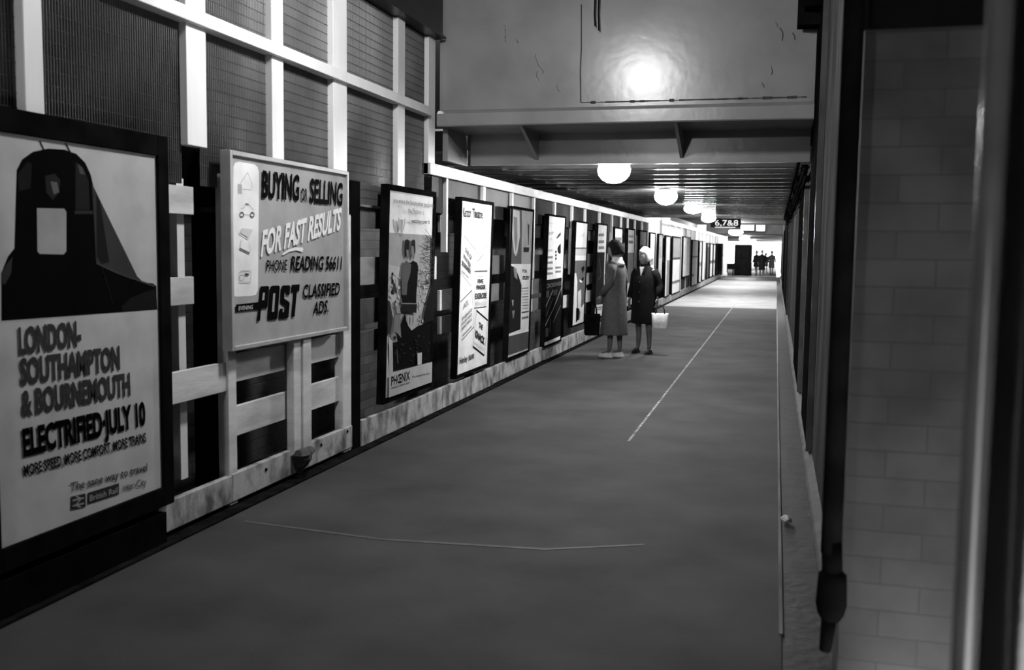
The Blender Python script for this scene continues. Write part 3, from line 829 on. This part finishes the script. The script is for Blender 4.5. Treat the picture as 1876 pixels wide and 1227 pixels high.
# farther posters
def far_poster(l, r, t, b, bands, label, fw=.03, g=.8, group=None):
    X = X3
    y0 = at_x(l, 470, X).y; y1 = at_x(r, 470, X).y
    xm = (l + r) / 2
    z1 = at_x(xm, t, X).z; z0 = at_x(xm, b, X).z
    A = Art(X, y0, z0)
    H = z1 - z0; Wd = y1 - y0
    for bd in bands:
        if bd[0] == 't':
            _, s, u0, u1, v0, v1, gg = bd; A.trow(s, y0 + u0 * Wd, y0 + u1 * Wd, z0 + v0 * H, (v1 - v0) * H, gg, .03)
        else:
            u0, u1, v0, v1, gg = bd; A.rect(y0 + u0 * Wd, y0 + u1 * Wd, z0 + v0 * H, z0 + v1 * H, gg)
    return framed('framed_poster', label, X, y0, y1, z0, z1, fw, g, A, depth=.05)
far_poster(1125, 1139, 419, 572, [(0, 1, .45, .82, .12), (.1, .9, .05, .3, .2), (.1, .9, .86, .9, .3)], 'poster with grey middle directly behind the woman in the pale coat')
far_poster(1149, 1161, 421, 558, [(.15, .85, .9, .93, .4), (.15, .85, .82, .86, .3), (0, 1, .3, .7, .3)], 'poster with pale grey ground directly between the heads of the two women')
far_poster(1171, 1183, 424, 548, [(0, 1, .3, 1, .25), (.1, .6, .5, .8, .12)], 'dull grey poster directly behind the white-haired woman', g=.35)
far_poster(1190, 1199, 428, 541, [(.2, .8, .5, .6, .4), (.2, .8, .2, .24, .3)], 'plain white narrow poster just right of the white-haired woman')
far_poster(1206, 1213, 430, 536, [(.2, .8, .6, .8, .6), (.1, .9, .25, .4, .6)], 'white poster with faint grey patches, second beyond the white-haired woman')
far_poster(1219, 1227, 433, 541, [(0.4, 1, 0, .6, .35), (0, .5, .6, .9, .75)], 'half white half grey poster, third beyond the white-haired woman')
far_poster(1232, 1246, 435, 535, [(0, 1, .64, 1, .42), (0, 1, .60, .64, .2), (0, 1, .17, .22, .3)], 'poster with grey top over a white sheet, in the daylight of the court')
far_poster(1251, 1264, 435, 505, [(.55, .65, .1, .9, .6), (.2, .4, .3, .8, .75)], 'short white poster with a dark base panel, in the daylight of the court', g=.9)
far_poster(1268, 1278, 441, 521, [(0, 1, .62, .66, .4), (.1, .4, .2, .25, .3)], 'white poster cut by a grey line, beyond the short white one', g=.9)
far_poster(1281, 1285, 443, 516, [(0, 1, .4, .5, .4)], 'slim pale poster seen almost edge on, first of the far cluster')
far_poster(1287, 1291, 443, 512, [(0, 1, 0, .5, .6)], 'slim white poster seen almost edge on, second of the far cluster')
far_poster(1295, 1299, 446, 508, [(0, 1, 0, .9, .2)], 'dim grey poster seen almost edge on, third of the far cluster', g=.3)
far_poster(1301, 1305, 447, 506, [(0, 1, .4, .5, .3)], 'pale poster seen almost edge on, fourth of the far cluster')
far_poster(1307, 1310, 448, 504, [(0, 1, .4, .5, .3)], 'last pale poster seen almost edge on near the end of the fence')
for i, (a, b) in enumerate(((1312, 1316), (1317, 1320), (1321, 1324))):
    far_poster(a, b, 447, 501, [(0, 1, .1, .9, .07)], ['blank dark poster board, first of three at the end of the fence', 'blank dark poster board, middle of three at the end of the fence', 'blank dark poster board, last of three at the end of the fence'][i], g=.06)

# loose small bills pasted on the fence between posters
for (l, r, t, b, lab) in ((1031, 1044, 542, 561, 'small white bill stuck on the fence left of the splashed poster'), (1074, 1084, 533, 551, 'small white bill stuck on the fence right of the splashed poster')):
    p = at_x(l, t, XF - .06); q = at_x(r, b, XF - .06)
    bm = box(XF - .09, XF - .055, p.y, q.y, q.z, p.z); tag(obj('paper_bill', bm, mat('paper', .5, .65, rough=.8)), lab, 'notice')

# ================================================================== LAMPS
def lamp(x, y, z, label, mount, r=(.165, .14, .13)):
    t = empty('bulkhead_lamp', (x, y, mount)); tag(t, label, 'lamp', 'opal lamps along the passage roof')
    bm = bmesh.new(); add_ell(bm, (x, y, z), r, 16, 8); obj('opal_globe', bm, M_LAMP, t, smooth=True)
    bm = bmesh.new(); add_loft(bm, [(x, y, z + r[2] * .55, r[0] * .98, r[1] * .98), (x, y, z + r[2] * .95, r[0] * .9, r[1] * .9), (x, y, z + r[2] * 1.05, .06, .06)], 20); obj('gallery', bm, M_METAL, t, smooth=True)
    obj('stem', tube([(x, y, z + r[2]), (x, y, mount)], .018, 8), M_METAL, t)
lamp(-1.6, 5.3, 3.62, 'opal lamp hanging over the near end of the passage above the ads board', 4.0)
lamp(-2.2, -1.9, 3.62, 'opal lamp hanging behind the camera end of the passage', 4.0)
for (px, py, z, lab, mt) in ((1125, 312, 2.325, 'brightest opal lamp, just beyond the girder', 2.5), (1220, 359, 2.325, 'second opal lamp under the low soffit', 2.5),
        (1270, 382, 2.33, 'third opal lamp under the low soffit', 2.5), (1298, 400, 2.33, 'fourth opal lamp at the end of the low soffit', 2.5)):
    p = at_z(px, py, z); lamp(p.x, p.y, z, lab, mt, r=(.165, .14, .13) if px < 1240 else (.175, .14, .095))
for (px, py, Y, lab) in ((1348, 425, 43.0, 'fifth opal lamp, under the court roof'), (1364, 437, 60.0, 'sixth opal lamp, under the far roof'), (1378, 443, 78.0, 'last opal lamp, deep under the far roof')):
    p = at_y(px, py, Y); lamp(p.x, p.y, p.z, lab, 2.75 if Y < 50 else 2.43, r=(.3, .2, .14))

# ================================================================== RIGHT SIDE
def wall_y(px, py=460): return at_x(px, py, XR).y
for (a, b, lab, m) in ((1502, 1487, 'black steel column on the side wall, first beyond the drainpipe', M_BLACKM), (1478, 1466, 'black steel column on the side wall, second beyond the drainpipe', M_BLACKM), (1447, 1436, 'black steel column on the side wall, farthest before the court', M_BLACKM)):
    y0, y1 = wall_y(a), wall_y(b)
    t = empty('steel_column', (XR, (y0 + y1) / 2, 0)); tag(t, lab, 'column', 'black steel columns on the side wall')
    x0, x1 = XR - .035, XR - .002
    zt = 3.98 if y1 < 9.0 else (2.34 if y1 > 9.3 else 2.3)
    zt = 3.98 if a > 1490 else 2.34
    obj('web', box(x0, x1, y0, y1, .06, zt), m, t)
    obj('flange', box(XR - .045, XR - .002, y0 - .014, y0, .06, zt), M_STEEL, t); obj('flange', box(XR - .02, XR - .002, y1, y1 + .012, .06, zt), m, t)
# drainpipe with a shoe
py_ = 3.12
xc = at_y(1546, 460, py_).x
t = empty('drainpipe', (xc, py_, .3)); tag(t, 'black drainpipe standing in front of the painted brick pier', 'pipe')
obj('pipe', tube([(xc, py_, .62), (xc, py_, 4.0)], .031, 20), M_BLACKM, t, smooth=True)
bm = bmesh.new(); zb1 = at_y(1520, 1045, py_).z; zb0 = at_y(1520, 1135, py_).z
xl = at_y(1523, 1100, py_).x
add_loft(bm, [(xl, py_, zb0 + dz, r, r * .9) for dz, r in ((-.0, .028), (.02, .040), (.05, .047), (.12, .044), (zb1 - zb0 - .01, .042), (zb1 - zb0, .031))], 20)
add_tube(bm, [(xl - .004, py_, zb0 + .01), (xl - .012, py_, zb0 - .1)], [.024, .018], 14)
obj('shoe', bm, M_BLACKM, t, smooth=True)
bm = tube([(xl, py_, zb1 - .02), (xc, py_, .66)], .031, 20); obj('lower_length', bm, M_BLACKM, t, smooth=True)
# brick pier with black lintel
x0 = at_y(1567, 460, 3.2).x
struct('wall_pier', box(x0, .95, 3.2, 3.45, -.1, 2.22), M_BRICK_P)
o = obj('lintel', box(x0 + .005, .95, 3.17, 3.45, 2.22, 4.0), M_BLACKM); tag(o, 'black lintel beam resting on the painted brick pier', 'beam')
# near columns at the right edge
cx = at_y(1808, 460, 1.35).x
t = empty('steel_column', (cx, 1.35, 0)); tag(t, 'slim grey gloss post very near the camera at the right edge', 'column')
obj('shaft', tube([(cx, 1.35, 0), (cx, 1.35, 4.0)], .016, 24), M_STEEL, t, smooth=True)
obj('base', tube([(cx, 1.35, -.006), (cx, 1.35, .05)], .03, 20), M_STEEL, t)
cx2 = at_y(1906, 460, 1.44).x
t = empty('steel_column', (cx2, 1.4, 0)); tag(t, 'thick glossy black column at the extreme right edge beside the grey post', 'column')
obj('shaft', tube([(cx2 + .0, 1.44, 0), (cx2, 1.44, 4.0)], .058, 32), mat('black_enamel', .006, .01, rough=.14, bump=.3, bscale=7), t, smooth=True)
obj('base', tube([(cx2, 1.44, 0), (cx2, 1.44, .06)], .068, 24), M_BLACK, t)
# cables and bracket along the top of the side wall
bm = bmesh.new(); random.seed(9)
t = empty('cable_run', (.24, 18, 2.3)); tag(t, 'sagging black cables slung along the top of the side wall under the soffit', 'cable')
for k, (x, z) in enumerate(((.235, 2.33), (.21, 2.36), (.17, 2.38), (.24, 2.25))):
    pts = []
    y = 9.45
    while y <= 26.6:
        pts.append((x, y, z - .035 * abs(math.sin((y + k) * 1.3)) )); y += .35
    obj('cable', tube(pts, .018 if k else .028, 8), M_BLACKM, t, smooth=True)
b = empty('wall_bracket', (.2, 8.4, 3.5)); tag(b, 'dark iron bracket at the top corner where girder meets side wall', 'bracket')
p = at_y(1462, 10, 8.5); q = at_y(1478, 50, 8.5)
obj('plate', box(p.x, XR, 8.40, 8.57, q.z, 3.99), M_BLACKM, b); obj('arm', box(p.x + .05, XR, 8.2, 8.40, q.z + .1, q.z + .14), M_BLACKM, b)
# bright kerb line bits
o = obj('painted_line', box(-1.112, -1.09, 7.8, 29, 0, .0025), M_CHALK); tag(o, 'thin worn white line painted along the middle of the floor', 'line marking')
random.seed(2)
def patch(pxs, m, name, lab, cat):
    bm = bmesh.new(); P = [at_z(x, y, .002) for x, y in pxs]
    a = [bm.verts.new(p) for p in P]; b_ = [bm.verts.new((p.x, p.y, -.002)) for p in P]
    bm.faces.new(a); n = len(P)
    for k in range(n): bm.faces.new((a[k], b_[k], b_[(k + 1) % n], a[(k + 1) % n]))
    bmesh.ops.recalc_face_normals(bm, faces=bm.faces[:])
    o = obj(name, bm, m); tag(o, lab, cat); return o
patch([(448, 953), (700, 986), (1000, 1004), (1180, 996), (1180, 998), (1000, 1007), (700, 989), (448, 956)], mat('tar_joint', .05, .085, scale=12, rough=.7), 'floor_joint', 'faint pale joint crossing the asphalt in the foreground', 'joint')

random.seed(4)
q = at_z(1440, 957, 0)
bm = bmesh.new(); add_ell(bm, (q.x, q.y, .022), (.03, .035, .022), 10, 7, lambda n: 1 + .45 * noise.noise(n * 3.1))
tag(obj('crumpled_paper', bm, mat('paper', .5, .65, rough=.8)), 'small crumpled white paper lying in the gutter at the foot of the side wall', 'litter')
# ================================================================== FAR END
p0 = at_y(1302, 401, 36.4); p1 = at_y(1357, 417, 36.4)
s = empty('platform_sign', ((p0.x + p1.x) / 2, 36.4, p1.z)); tag(s, 'hanging black platform sign with white figures 6, 7 and 8', 'sign')
obj('panel', box(p0.x, p1.x, 36.38, 36.44, p1.z, p0.z + .02), M_BLACK, s)
vs, fs = text_mesh('6,7&8', .0)
bm = bmesh.new(); a0 = at_y(1310, 413, 36.37); a1 = at_y(1352, 414, 36.37); hh = at_y(1310, 403, 36.37).z - a0.z
vv = [bm.verts.new((a0.x + (a1.x - a0.x) * u, 36.375, a0.z + hh * v)) for u, v in vs]
for f in fs:
    try: bm.faces.new([vv[k] for k in f])
    except ValueError: pass
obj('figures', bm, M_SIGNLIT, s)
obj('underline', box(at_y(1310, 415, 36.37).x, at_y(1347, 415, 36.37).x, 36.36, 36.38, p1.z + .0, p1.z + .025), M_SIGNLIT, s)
for dx in (.1, .9): obj('hanger', tube([(p0.x + (p1.x - p0.x) * dx, 36.55, p0.z - .05), (p0.x + (p1.x - p0.x) * dx, 36.55, 2.80)], .015, 6), M_METAL, s)
obj('back_bar', box(p0.x, p1.x, 36.44, 36.56, p0.z - .08, p0.z - .04), M_BLACK, s)
for (l, r, tp, bt, lab) in ((1357, 1381, 408, 422, 'lit display panel on the far fascia, wider left one'), (1386, 1401, 409, 423, 'lit display panel on the far fascia, narrower right one')):
    a = at_y(l, tp, 51.9); b2 = at_y(r, bt, 51.9)
    t = empty('lit_panel', (a.x, 51.95, b2.z)); tag(t, lab, 'sign', 'lit panels on the far fascia')
    obj('case', box(a.x - .05, b2.x + .05, 51.93, 51.999, b2.z - .05, a.z + .05), M_BLACK, t)
    obj('face', box(a.x, b2.x, 51.9, 51.93, b2.z, a.z), emit_mat('lit_panel_face', 1.0), t)
    bm = bmesh.new()
    for k in range(1, 5): xx = a.x + (b2.x - a.x) * k / 5; add_box(bm, xx - .02, xx + .02, 51.89, 51.9, b2.z + .05, a.z - .05)
    obj('dividers', bm, M_METAL, t)
# kiosk
a = at_y(1346, 448, 62.5); b2 = at_y(1376, 503, 62.5)
k = empty('kiosk', ((a.x + b2.x) / 2, 63, 0)); tag(k, 'tall black kiosk block standing at the far end of the passage', 'kiosk')
bm = bmesh.new(); add_box(bm, a.x, b2.x, 62.5, 63.6, 0, a.z); obj('body', bm, M_BLACKM, k, bevel=.05)
obj('roof', box(a.x - .02, b2.x + .03, 62.4, 63.7, a.z, a.z + .07), M_WHITE, k)
obj('door_panel', box(a.x + .15, b2.x - .15, 62.47, 62.5, .1, a.z - .15), M_BLACKM, k)
a = at_y(1330, 487, 62); b2 = at_y(1345, 505, 62)
k = empty('bench', (a.x, 62.3, 0)); tag(k, 'low dark bench left of the black kiosk', 'bench')
obj('seat', box(a.x, b2.x - .03, 62.05, 62.5, .4, .48), M_BLACKM, k); obj('backrest', box(a.x, b2.x - .03, 62.45, 62.5, .48, .75), M_BLACKM, k)
for xx in (a.x + .03, b2.x - .12): obj('leg', box(xx, xx + .06, 62.1, 62.45, 0, .4), M_BLACKM, k)
a = at_y(1326, 440, 61.6); b2 = at_y(1333, 440, 61.6)
k = empty('white_pillar', (a.x, 61.6, 0)); tag(k, 'white painted pillar where the far fence ends', 'pillar')
obj('shaft', box(a.x, b2.x, 61.5, 61.75, 0, 2.42), M_COURT, k); obj('base', box(a.x - .04, b2.x + .04, 61.46, 61.79, 0, .2), M_COURT, k)
# ================================================================== PEOPLE
M_SKIN = mat('skin', .16, .22, scale=9, rough=.55)
M_STOCK = mat('stocking', .07, .1, scale=9, rough=.5)
M_COATL = mat('pale_wool_coat', .06, .085, scale=30, rough=.9, bump=.2)
M_COATD = mat('black_wool_coat', .006, .010, scale=30, rough=.9, bump=.2, spec=.1)
M_HAIRD = mat('dark_hair', .008, .018, scale=60, rough=.7, bump=.8, spec=.1)
M_HAIRW = mat('white_hair', .6, .8, scale=60, rough=.6, bump=.8)
M_SHOEL = mat('pale_shoe', .4, .5, rough=.5)
M_SHOED = mat('dark_shoe', .012, .02, rough=.4)
M_BAGW = mat('white_plastic_bag', .5, .75, scale=9, rough=.35, bump=.5)
M_SCARF = mat('white_scarf', .6, .75, scale=12, rough=.8)

def figure(label, loc, rz, H, coat, hair, shoe, legm, hem, arms, head_yaw=0, head_pitch=0, scarf=False, stance=(.08, .09), step=(0, 0), flare=1.0, bulk=1.0, hairvol=1.0, group=None, leg_skin=True):
    s = H / 1.70
    root = empty('person', (0, 0, 0)); tag(root, label, 'person', group)
    hipx = .085
    V = []; E = []; R = []
    def v(p, r, par=None):
        V.append(Vector(p)); R.append(r if isinstance(r, tuple) else (r, r)); i = len(V) - 1
        if par is not None: E.append((par, i))
        return i
    pel = v((0, 0, .95), (.13, .1))
    wai = v((0, 0, 1.08), (.12, .09), pel); che = v((0, -.005, 1.27), (.145, .105), wai); nb = v((0, -.01, 1.40), (.07, .065), che)
    nk = v((0, .0, 1.455), (.048, .05), nb); nh = v((0, .01, 1.52), (.05, .055), nk)
    for sx in (-1, 1):
        st = step[0] if sx < 0 else step[1]
        h = v((sx * hipx, 0, .88), (.085, .09), pel); kx = sx * (hipx + stance[0]) / 2
        k = v((kx, st * .5 + .01, .48), (.055, .058), h); ca = v((kx * 1.02, st * .75 - .02, .34), (.05, .055), k)
        an = v((sx * stance[0], st - .02, .09), (.031, .035), ca); v((sx * stance[0] * 1.2, st + .1, .035), (.034, .024), an)
        a = arms[0] if sx < 0 else arms[1]           # elbow, wrist, finger direction
        sh = v((sx * .16, -.01, 1.37), (.055, .055), che); el = v(a[0], (.036, .036), sh); wr = v(a[1], (.023, .02), el)
        d = (Vector(a[2])).normalized(); pm = v(Vector(a[1]) + d * .055, (.034, .016), wr)
        side = Vector((0, 1, 0)) if abs(d.y) < .8 else Vector((0, 0, 1))
        for q, (off, ln_) in enumerate(((-.027, .062), (-.009, .075), (.009, .08), (.027, .07))):
            b0 = v(Vector(a[1]) + d * .088 + side * off, .0095, pm)
            m1 = v(V[b0] + d * ln_ * .55 + Vector((-sx * .006, 0, 0)), .0085, b0)
            v(V[m1] + d * ln_ * .40 + Vector((-sx * .02, 0, 0)), .007, m1)
        th = v(Vector(a[1]) + d * .03 + side * .038, .012, pm); v(V[th] + d * .045 + side * .016, .009, th)
    me = bpy.data.meshes.new('sk'); me.from_pydata([p * s for p in V], E, []); 
    o = bpy.data.objects.new('sk', me); COL.objects.link(o)
    md = o.modifiers.new('s', 'SKIN'); md.use_smooth_shade = True
    for i, sv in enumerate(me.skin_vertices[0].data):
        sv.radius = (R[i][0] * s, R[i][1] * s); sv.use_root = (i == 0)
    sb = o.modifiers.new('d', 'SUBSURF'); sb.levels = 1; sb.render_levels = 1
    bpy.context.view_layer.update()
    ev = bpy.data.meshes.new_from_object(o.evaluated_get(bpy.context.evaluated_depsgraph_get()))
    bpy.data.objects.remove(o); bpy.data.meshes.remove(me)
    bm = bmesh.new(); bm.from_mesh(ev); bpy.data.meshes.remove(ev)
    # head
    HM = Matrix.Translation(Vector((0, .015, 1.585)) * s) @ Matrix.Rotation(head_yaw, 4, 'Z') @ Matrix.Rotation(head_pitch, 4, 'X') @ Matrix.Scale(1.1, 4)
    def face(n):
        f = 1.0
        if n.y > 0:
            f += .16 * math.exp(-((n.x / .13) ** 2 + ((n.z + .12) / .16) ** 2)) * (n.y > .6)
            for e in (-1, 1): f -= .07 * math.exp(-(((n.x - e * .34) / .16) ** 2 + ((n.z - .08) / .12) ** 2))
            f += .035 * math.exp(-((n.z - .28) / .1) ** 2) * max(0, n.y)
            f += .05 * math.exp(-((n.x / .2) ** 2 + ((n.z + .45) / .07) ** 2)); f -= .04 * math.exp(-((n.x / .25) ** 2 + ((n.z + .53) / .04) ** 2))
            f += .07 * math.exp(-((n.x / .25) ** 2 + ((n.z + .85) / .15) ** 2))
        if n.z < 0: f *= 1 - .12 * abs(n.x) * -n.z
        return f
    hb = bmesh.new(); add_ell(hb, (0, 0, 0), (.073 * s, .093 * s, .115 * s), 32, 24, face)
    for e in (-1, 1): add_ell(hb, (e * .074 * s, -.005 * s, -.005 * s), (.010 * s, .018 * s, .03 * s), 8, 6)
    hb.transform(HM); tm = bpy.data.meshes.new('h'); hb.to_mesh(tm); hb.free(); bm.from_mesh(tm); bpy.data.meshes.remove(tm)
    body = obj('body', bm, M_SKIN, root, smooth=True)
    # stockings: recolour leg faces
    if legm:
        body.data.materials.append(legm)
        for p in body.data.polygons:
            if p.center.z < .8 * s and all(body.data.vertices[i].co.z < .8 * s for i in p.vertices) and abs(p.center.x) < .17 * s and p.center.z < .66 * s: p.material_index = 1
    # hair
    def hf(n):
        nn = noise.noise(n * 4.2) * .09
        f = (1.08 + .10 * hairvol + nn)
        if n.y > .58 and n.z < .45: f = .80
        elif n.y > .4 and n.z < .2: f = .9
        if n.z < -.62: f = .85
        return f
    hb = bmesh.new(); add_ell(hb, (0, -.012 * s, .012 * s), (.078 * s, .098 * s, .118 * s), 32, 22, hf); hb.transform(HM)
    obj('hair', hb, hair, root, smooth=True)
    # coat
    cb = bmesh.new(); bk = bulk
    fold = lambda t: 1 + .03 * math.sin(7 * t) + .02 * math.sin(11 * t + 1)
    rings = [(0, 0, hem, .215 * flare * bk, .19 * flare * bk, fold), (0, 0, hem + .02, .218 * flare * bk, .192 * flare * bk, fold), (0, 0, (hem + .9) / 2, .205 * bk * (1 + flare) / 2, .175 * bk * (1 + flare) / 2, fold), (0, 0, .9, .195 * bk, .16 * bk),
             (0, 0, 1.05, .175 * bk, .145 * bk), (0, 0, 1.22, .185 * bk, .15 * bk), (0, -.005, 1.32, .185, .125), (0, -.01, 1.385, .16, .10), (0, -.01, 1.425, .095, .08), (0, 0, 1.46, .068, .066)]
    rings = [(r[0] * s, r[1] * s, r[2] * s, r[3] * s, r[4] * s) + tuple(r[5:]) for r in rings]
    add_loft(cb, rings, 36)
    for sx, a in ((-1, arms[0]), (1, arms[1])):
        S = Vector((sx * .15, -.01, 1.37)); el = Vector(a[0]); wr = Vector(a[1])
        pts = [S, S.lerp(el, .35) + Vector((sx * .012, 0, 0)), S.lerp(el, .8), el, el.lerp(wr, .25), el.lerp(wr, .92)]
        add_tube(cb, [p * s for p in pts], [.07 * s, .075 * s, .062 * s, .058 * s, .056 * s, .052 * s], 16)
    coat_o = obj('coat', cb, coat, root, smooth=True)
    # collar & lapels
    kb = bmesh.new()
    add_loft(kb, [(0, -.005 * s, 1.40 * s, .105 * s, .09 * s), (0, -.01 * s, 1.44 * s, .085 * s, .08 * s), (0, -.015 * s, 1.475 * s, .078 * s, .075 * s)], 20, cap=False)
    for sx in (-1, 1):
        q = [(sx * .02, .127, 1.22), (sx * .075, .115, 1.33), (sx * .085, .085, 1.43), (sx * .035, .108, 1.40)]
        a_ = [kb.verts.new(Vector(p) * s) for p in q]; b_ = [kb.verts.new((Vector(p) + Vector((0, .012, 0))) * s) for p in q]
        kb.faces.new(a_); kb.faces.new(b_[::-1])
        for i in range(4): kb.faces.new((a_[i], b_[i], b_[(i + 1) % 4], a_[(i + 1) % 4]))
    bmesh.ops.recalc_face_normals(kb, faces=kb.faces[:])
    obj('collar', kb, coat, root)
    for z in (1.18, 1.02, .86): 
        nb_ = bmesh.new(); add_ell(nb_, (0, (.152 if z > 1 else .163) * bk * s, z * s), (.014 * s, .008 * s, .014 * s), 10, 6); obj('button', nb_, M_SHOED, root, smooth=True)
    if scarf:
        sb_ = bmesh.new()
        if scarf == 'v':
            q = [(-.035, .118, 1.43), (.035, .118, 1.43), (.0, .138, 1.27)]
            a_ = [sb_.verts.new(Vector(p) * s) for p in q]; b_ = [sb_.verts.new((Vector(p) + Vector((0, -.03, 0))) * s) for p in q]
            sb_.faces.new(a_); sb_.faces.new(b_[::-1])
            for i in range(3): sb_.faces.new((a_[i], b_[i], b_[(i + 1) % 3], a_[(i + 1) % 3]))
            bmesh.ops.recalc_face_normals(sb_, faces=sb_.faces[:])
        else:
            add_loft(sb_, [(0, -.03 * s, 1.37 * s, .135 * s, .11 * s), (0, -.03 * s, 1.41 * s, .115 * s, .10 * s), (0, -.02 * s, 1.45 * s, .088 * s, .085 * s), (0, -.02 * s, 1.49 * s, .075 * s, .075 * s)], 20)
        obj('scarf', sb_, M_SCARF, root, smooth=(scarf != 'v'))
    # shoes
    for sx in (-1, 1):
        st = step[0] if sx < 0 else step[1]; cx_, cy_ = sx * stance[0] * 1.1, st
        sh = bmesh.new()
        add_loft(sh, [(cx_ * s, (cy_ + .035) * s, .0, .040 * s, .118 * s), (cx_ * s, (cy_ + .035) * s, .018 * s, .042 * s, .122 * s), (cx_ * s, (cy_ + .03) * s, .045 * s, .036 * s, .105 * s), (cx_ * s, (cy_ - .01) * s, .07 * s, .030 * s, .06 * s)], 18)
        add_box(sh, (cx_ - .02) * s, (cx_ + .02) * s, (cy_ - .085) * s, (cy_ - .04) * s, 0, .02 * s)
        obj('shoe', sh, shoe, root, smooth=False)
    root.rotation_euler = (0, 0, rz); root.location = loc
    return root, s

def place(root): pass
ARM_DOWN = lambda sx: ((sx * .225, -.02, 1.12), (sx * .235, .05, .88), (0, .12, -1))
w1p = at_z(1124, 654, 0)
R1 = math.radians(76)
w1, s1 = figure('woman in a long pale coat with dark hair, looking at the posters', (w1p.x, w1p.y, 0), R1, 1.64, M_COATL, M_HAIRD, M_SHOEL, M_STOCK, .34,
       [((-.2, -.01, 1.12), (-.15, .15, .92), (.15, .5, -.9)), ((.21, -.06, 1.12), (.19, .10, .90), (0, .35, -1))], head_pitch=-.22, head_yaw=.1, scarf=True, stance=(.07, .08), step=(.06, -.05), flare=1.04, bulk=1.03)
w2p = at_z(1178, 647, 0)
R2 = math.radians(158)
w2, s2 = figure('white-haired woman in a dark knee-length coat, facing the camera', (w2p.x, w2p.y, 0), R2, 1.54, M_COATD, M_HAIRW, M_SHOED, M_STOCK, .50,
       [((-.25, -.05, 1.12), (-.29, .08, .93), (0, .2, -1)), ((.235, -.02, 1.12), (.25, .05, .90), (0, .2, -1))], head_pitch=-.12, head_yaw=-.25, scarf='v', stance=(.12, .09), step=(.03, -.02), flare=.93, bulk=1.1, hairvol=1.3)

def bag(name, label, loc, rz, w_, d_, h_, m, handle_h, hm):
    t = empty(name, (0, 0, 0)); tag(t, label, 'bag')
    bm = bmesh.new()
    f = lambda t_: 1 + .05 * math.sin(5 * t_)
    sq = lambda t_: 1 / max(abs(math.cos(t_)), abs(math.sin(t_))) * .88 * (1 + .03 * math.sin(6 * t_))
    add_loft(bm, [(0, 0, 0, w_ * .42, d_ * .45, sq), (0, 0, .02, w_ * .46, d_ * .5, sq), (0, 0, h_ * .5, w_ * .48, d_ * .5, sq), (0, 0, h_ * .9, w_ * .5, d_ * .32, sq), (0, 0, h_, w_ * .52, d_ * .18, sq)], 28)
    obj('bag_body', bm, m, t, smooth=True)
    for dy in (-.03, .03):
        pts = [(w_ * .25 * math.cos(a), dy * (1 - math.sin(a) * .7), h_ - .01 + handle_h * math.sin(a)) for a in [math.pi * k / 10 for k in range(11)]]
        obj('handle', tube(pts, .008, 8), hm, t, smooth=True)
    t.location = loc; t.rotation_euler = (0, 0, rz)
    return t
def loc_of(wp, rz, s, p):
    q = Matrix.Rotation(rz, 3, 'Z') @ (Vector(p) * s); return Vector((wp.x + q.x, wp.y + q.y, q.z))
h2 = loc_of(w2p, R2, s2, (-.33, .11, .80))
bag('shopping_bag', 'white shopping bag hanging from the hand of the white-haired woman', (h2.x + .02, h2.y, h2.z - .33), math.radians(10), .27, .15, .23, M_BAGW, .13, M_SHOED)
h1 = loc_of(w1p, R1, s1, (-.13, .27, .84))
bag('handbag', 'dark handbag held in front by the woman in the pale coat', (h1.x - .03, h1.y, h1.z - .50), math.radians(20), .25, .12, .31, M_BLACKM, .19, M_BLACKM)

# distant people, dark against the daylight
def far_fig(px, foot, Y, label, coat, H, rz, hem, step=(.12, -.12)):
    p = at_y(px, foot, Y)
    figure(label, (p.x, Y, 0), rz, H, coat, M_HAIRD, M_SHOED, M_STOCK, hem, [((-.23, -.05, 1.12), (-.25, .06, .9), (0, .2, -1)), ((.23, -.05, 1.12), (.25, .06, .9), (0, .2, -1))], step=step, leg_skin=False)
far_fig(1385, 503, 63.5, 'distant figure in a dark jacket just right of the kiosk', M_COATD, 1.55, math.radians(150), .6)
far_fig(1395, 503, 63.0, 'distant figure in a long black coat, second from the kiosk', M_COATD, 1.58, math.radians(185), .4)
far_fig(1402, 502, 72.0, 'small grey distant figure between the black coat and the side wall', M_COATL, 1.4, math.radians(200), .55)
far_fig(1413, 502, 66.0, 'distant figure in a grey coat closest to the side wall', M_COATL, 1.55, math.radians(175), .5)
